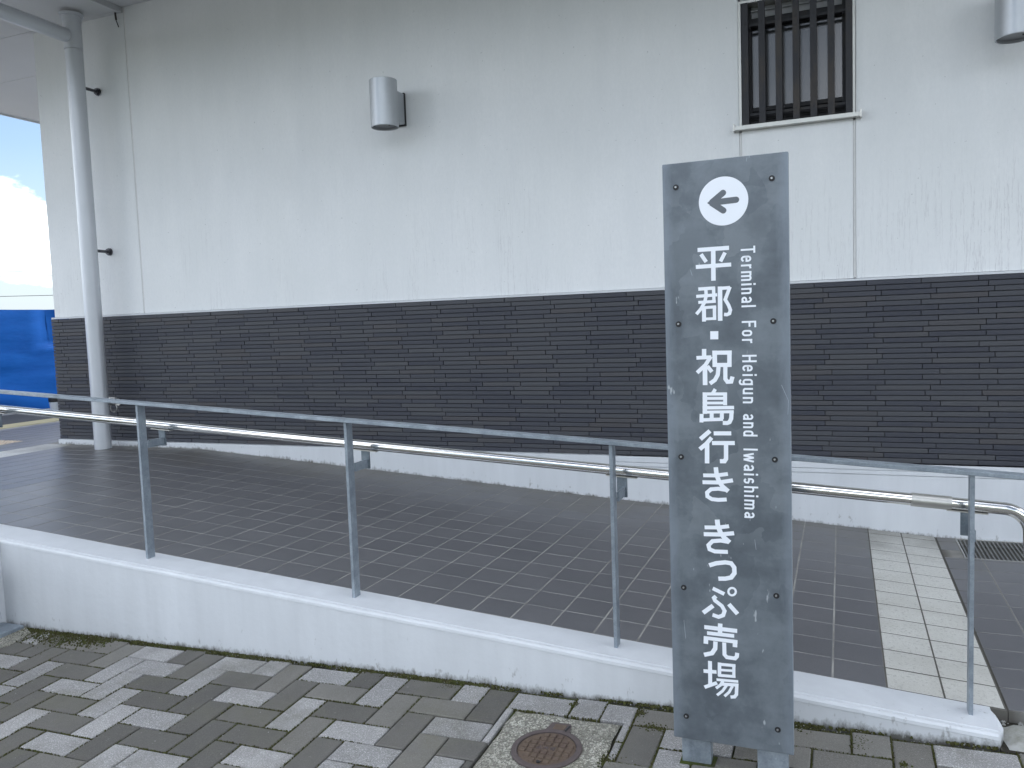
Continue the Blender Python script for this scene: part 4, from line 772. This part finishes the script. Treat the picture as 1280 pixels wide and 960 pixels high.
# concrete patch and gap at the kerb end
pz = lambda x, y: GZ(x, y) + .010 + .05 * max(0, y - 2.42) + .008 * mnoise.noise(Vector((x * 9, y * 9, 2)))
cp = MB(); vs = []
NXp, NYp = 26, 8
for j in range(NYp + 1):
    for i in range(NXp + 1):
        x = .398 + .9 * i / NXp; y = 2.384 + (.118 + .02 * mnoise.noise(Vector((x * 12, 1, 1)))) * j / NYp; e = min(i, j, NYp - j)
        vs.append((x, y, pz(x, y) - (.02 if e == 0 else 0)))
cp.add(vs, [(j * (NXp + 1) + i, j * (NXp + 1) + i + 1, (j + 1) * (NXp + 1) + i + 1, (j + 1) * (NXp + 1) + i) for j in range(NYp) for i in range(NXp)], True)
tag(cp.build('concrete_patch', M['concs'] if 'concs' in M else M['yard']), 'smooth mortar patch beside the rounded kerb end under the last railing post', 'mortar patch')
MB().box(.386, 3.2, 2.375, 2.56, -1.6, -1.172).build('gap_soil', M['bed'], kind='structure')

# ---------------------------------------------------------------- far left: base plate, tarpaulin, cables
sp = thing('steel_post', 'grey steel post on a thick base plate in the corner of the white walls', 'post', (-3.40, 2.28, -1.25))
MB().bbox(-3.4205, -3.36, 2.235, 2.295, -1.235, -.98, .003).build('shaft', M['galv_d'], sp)
MB().bbox(-3.425, -3.295, 2.20, 2.37, -1.26, -1.236, .003).build('base_plate', M['galv'], sp)
MB().poly([(-3.425, 2.12), (-3.24, 2.12), (-3.18, 2.22), (-3.215, 2.34), (-3.30, 2.382), (-3.425, 2.382)], -1.3, lambda x, y: GZ(x, y) + .004).build('mortar_foot', M['conc'], sp)
tpn = thing('tarpaulin_fence', 'blue tarpaulin stretched over a fence behind the landing', 'tarpaulin', (-9, 9, -.85))
NXt, NZt = 150, 26; tm = MB(); vs = []
for i in range(NXt + 1):
    y = 2 + 22 * i / NXt
    for j in range(NZt + 1):
        z = -.85 + 1.205 * j / NZt; f = j / NZt
        d = .014 * mnoise.noise(Vector((y * 1.1, z * 3.3, 0))) + .007 * mnoise.noise(Vector((y * 3.3, z * 9, 4))) + .012 * mnoise.noise(Vector((y * 2.6, 1.5, 8))) * (1 - f)
        if abs(y - 7.1 - .22 * (1 - f)) < .05 and f > .35: d -= .07 * f
        vs.append((-9 + d, y, z + .012 * mnoise.noise(Vector((y * 2, 0, 0))) * f))
tm.add(vs, [(i * (NZt + 1) + j, (i + 1) * (NZt + 1) + j, (i + 1) * (NZt + 1) + j + 1, i * (NZt + 1) + j + 1) for i in range(NXt) for j in range(NZt)], True)
tm.build('tarpaulin', M['tarp'], tpn)
fm = MB()
for y in range(2, 25, 2): fm.tube([(-9.12, y, -.85), (-9.12, y, .34)], .024, 10)
fm.tube([(-9.12, 2, .31), (-9.12, 24, .31)], .024, 10); fm.build('fence_frame', M['galv_d'], tpn)
bk = thing('bucket', 'small white bucket with a dark lid at the foot of the tarpaulin', 'bucket', (-8.62, 6.82, -.85))
MB().tube([(-8.62, 6.82, -.848), (-8.62, 6.82, -.745)], [.055, .068], 20).build('pail', M['vinyl'], bk)
MB().tube([(-8.62, 6.82, -.745), (-8.62, 6.82, -.70), (-8.62, 6.82, -.68)], [.072, .072, .04], 20).build('lid', M['black'], bk)
for i, (za, zb) in enumerate(((4.2, 3.8), (3.9, 3.45), (2.7, 2.32))):
    w = MB(); w.tube([(-90 + 8 * q, 35 + .0 * q, za + (zb - za) * (-90 + 8 * q + 48.1) / 4.6 * .35 + .0006 * (8 * q - 44) ** 2) for q in range(12)], .022, 6)
    tag(w.build('power_cable', M['bolt']), ('highest', 'middle', 'lowest')[i] + ' of the three thin cables crossing the sky left of the building', 'cable', 'cables in the sky')

# ---------------------------------------------------------------- moss and grit along the kerb foot and in joints
mo = MB(); RM = random.Random(21)
def tuft(x, y, z, s_, lean=0):
    for _ in range(RM.randint(3, 6)):
        a = RM.uniform(0, 6.28); l = s_ * RM.uniform(.5, 1.2); w = s_ * .22; dx, dy = math.cos(a), math.sin(a); bx, by = x + RM.uniform(-s_, s_) * .5, y + RM.uniform(-s_, s_) * .5
        mo.add([(bx - dy * w, by + dx * w, z - .002), (bx + dy * w, by - dx * w, z - .002), (bx + dx * l * .7, by + dy * l * .7, z + l)], [(0, 1, 2)])
def clump(x, y, z, r, h):
    n2 = 6; ph = RM.uniform(0, 6); ring = [(x + r * RM.uniform(.7, 1.2) * math.cos(ph + 6.283 * a / n2), y + r * RM.uniform(.7, 1.2) * math.sin(ph + 6.283 * a / n2), z - .003) for a in range(n2)]
    r2 = [(x + (q[0] - x) * .6 + RM.gauss(0, r * .08), y + (q[1] - y) * .6, z + h * RM.uniform(.55, .9)) for q in ring]
    mo.add(ring + r2 + [(x, y, z + h)], [(i, (i + 1) % n2, (i + 1) % n2 + n2, i + n2) for i in range(n2)] + [(i + n2, (i + 1) % n2 + n2, 2 * n2) for i in range(n2)], True)
for _ in range(11000):
    x = -3.4 + 3.78 * RM.random() ** 1.25
    dens = .35 + 1.1 * mnoise.noise(Vector((x * 3.1, 2, 0))) + .5 * mnoise.noise(Vector((x * 11, 5, 0))) + (.5 if x < -2.6 else .22 if x < -1.1 else -.15)
    if RM.random() > dens: continue
    wid = .050 if x < -2.75 else .011 if x < -1 else .005
    y = 2.384 - abs(RM.gauss(0, wid)); z = GZ(x, y) - .002
    if RM.random() < .62: clump(x, y, z, RM.uniform(.002, .0055), RM.uniform(.002, .006) * (1.5 if x < -2.6 else 1))
    else: tuft(x, y, z, RM.uniform(.002, .006))
# joints: follow the block edges where the moss noise is high
for _ in range(42000):
    u = RM.randint(-22, 20); v = RM.randint(-9, 4); x = -1.4781 + .1 * u; y = 1.9592 + .1 * v
    if RM.random() < .5:
        # vertical joint at x between cells (u-1,v) and (u,v)
        if ((u - 1 + v) % 4) == 0: continue
        y += RM.random() * .1; x += RM.gauss(0, .0011)
    else:
        # horizontal joint between (u,v-1) and (u,v): inside a V block when (u+v-1)%4==2
        if ((u + v - 1) % 4) == 2: continue
        x += RM.random() * .1; y += RM.gauss(0, .0011)
    if y > 2.375 or x < -3.4 or (SUR[0] < x < SUR[1] and y < SUR[3]): continue
    f = mnoise.noise(Vector((x * 2.3 + 2, y * 2.3, 0))) + .6 * mnoise.noise(Vector((x * 7, y * 7, 3)))
    if f < -.12: continue
    clump(x, y, GZ(x, y) - .0075, RM.uniform(.002, .0042), RM.uniform(.005, .0095))
for (x, y, r_, n2) in ((.045, 2.33, .012, 70), (.04, 2.30, .008, 50), (-.12, 2.373, .015, 60), (.148, 2.24, .006, 40), (-1.22, 2.34, .02, 110), (-1.33, 2.36, .02, 60), (-.565, 2.33, .008, 50), (-.51, 2.262, .02, 60), (-.60, 2.06, .015, 50), (-.775, 2.33, .007, 40), (-3.05, 2.33, .06, 260), (-2.85, 2.36, .05, 160)):
    for _ in range(n2 * 2):
        px, py = x + RM.gauss(0, r_), y + RM.gauss(0, r_ * (1.2 if r_ < .02 else .5)); py = min(py, 2.383); clump(px, py, GZ(px, py) - .003, RM.uniform(.0015, .004), RM.uniform(.002, .006))
mo.build('moss', M['moss'], kind='stuff')
# grit and chips lying on the paving
gt_ = MB()
for _ in range(160):
    x = RM.uniform(.40, 1.1); y = 2.53 + RM.gauss(0, .018); r_ = RM.uniform(.002, .009); z = -1.172; mo_ = RM.uniform(0, 3)
    gt_.add([(x + r_ * math.cos(mo_ + 1.57 * q), y + r_ * math.sin(mo_ + 1.57 * q), z) for q in range(4)] + [(x, y, z + r_ * .8)], [(0, 1, 4), (1, 2, 4), (2, 3, 4), (3, 0, 4)])
for _ in range(900):
    x = RM.uniform(-3.4, 1.0); y = min(2.38, 2.38 - abs(RM.gauss(0, .02)) if RM.random() < .55 else RM.uniform(1.6, 2.36)); r_ = RM.uniform(.0008, .0028); z = GZ(x, y); a = RM.uniform(0, 3)
    gt_.add([(x + r_ * math.cos(a + 2.09 * q), y + r_ * math.sin(a + 2.09 * q), z) for q in range(3)] + [(x, y, z + r_ * .9)], [(0, 1, 3), (1, 2, 3), (2, 0, 3)])
gt_.build('grit', M['yard'], kind='stuff')
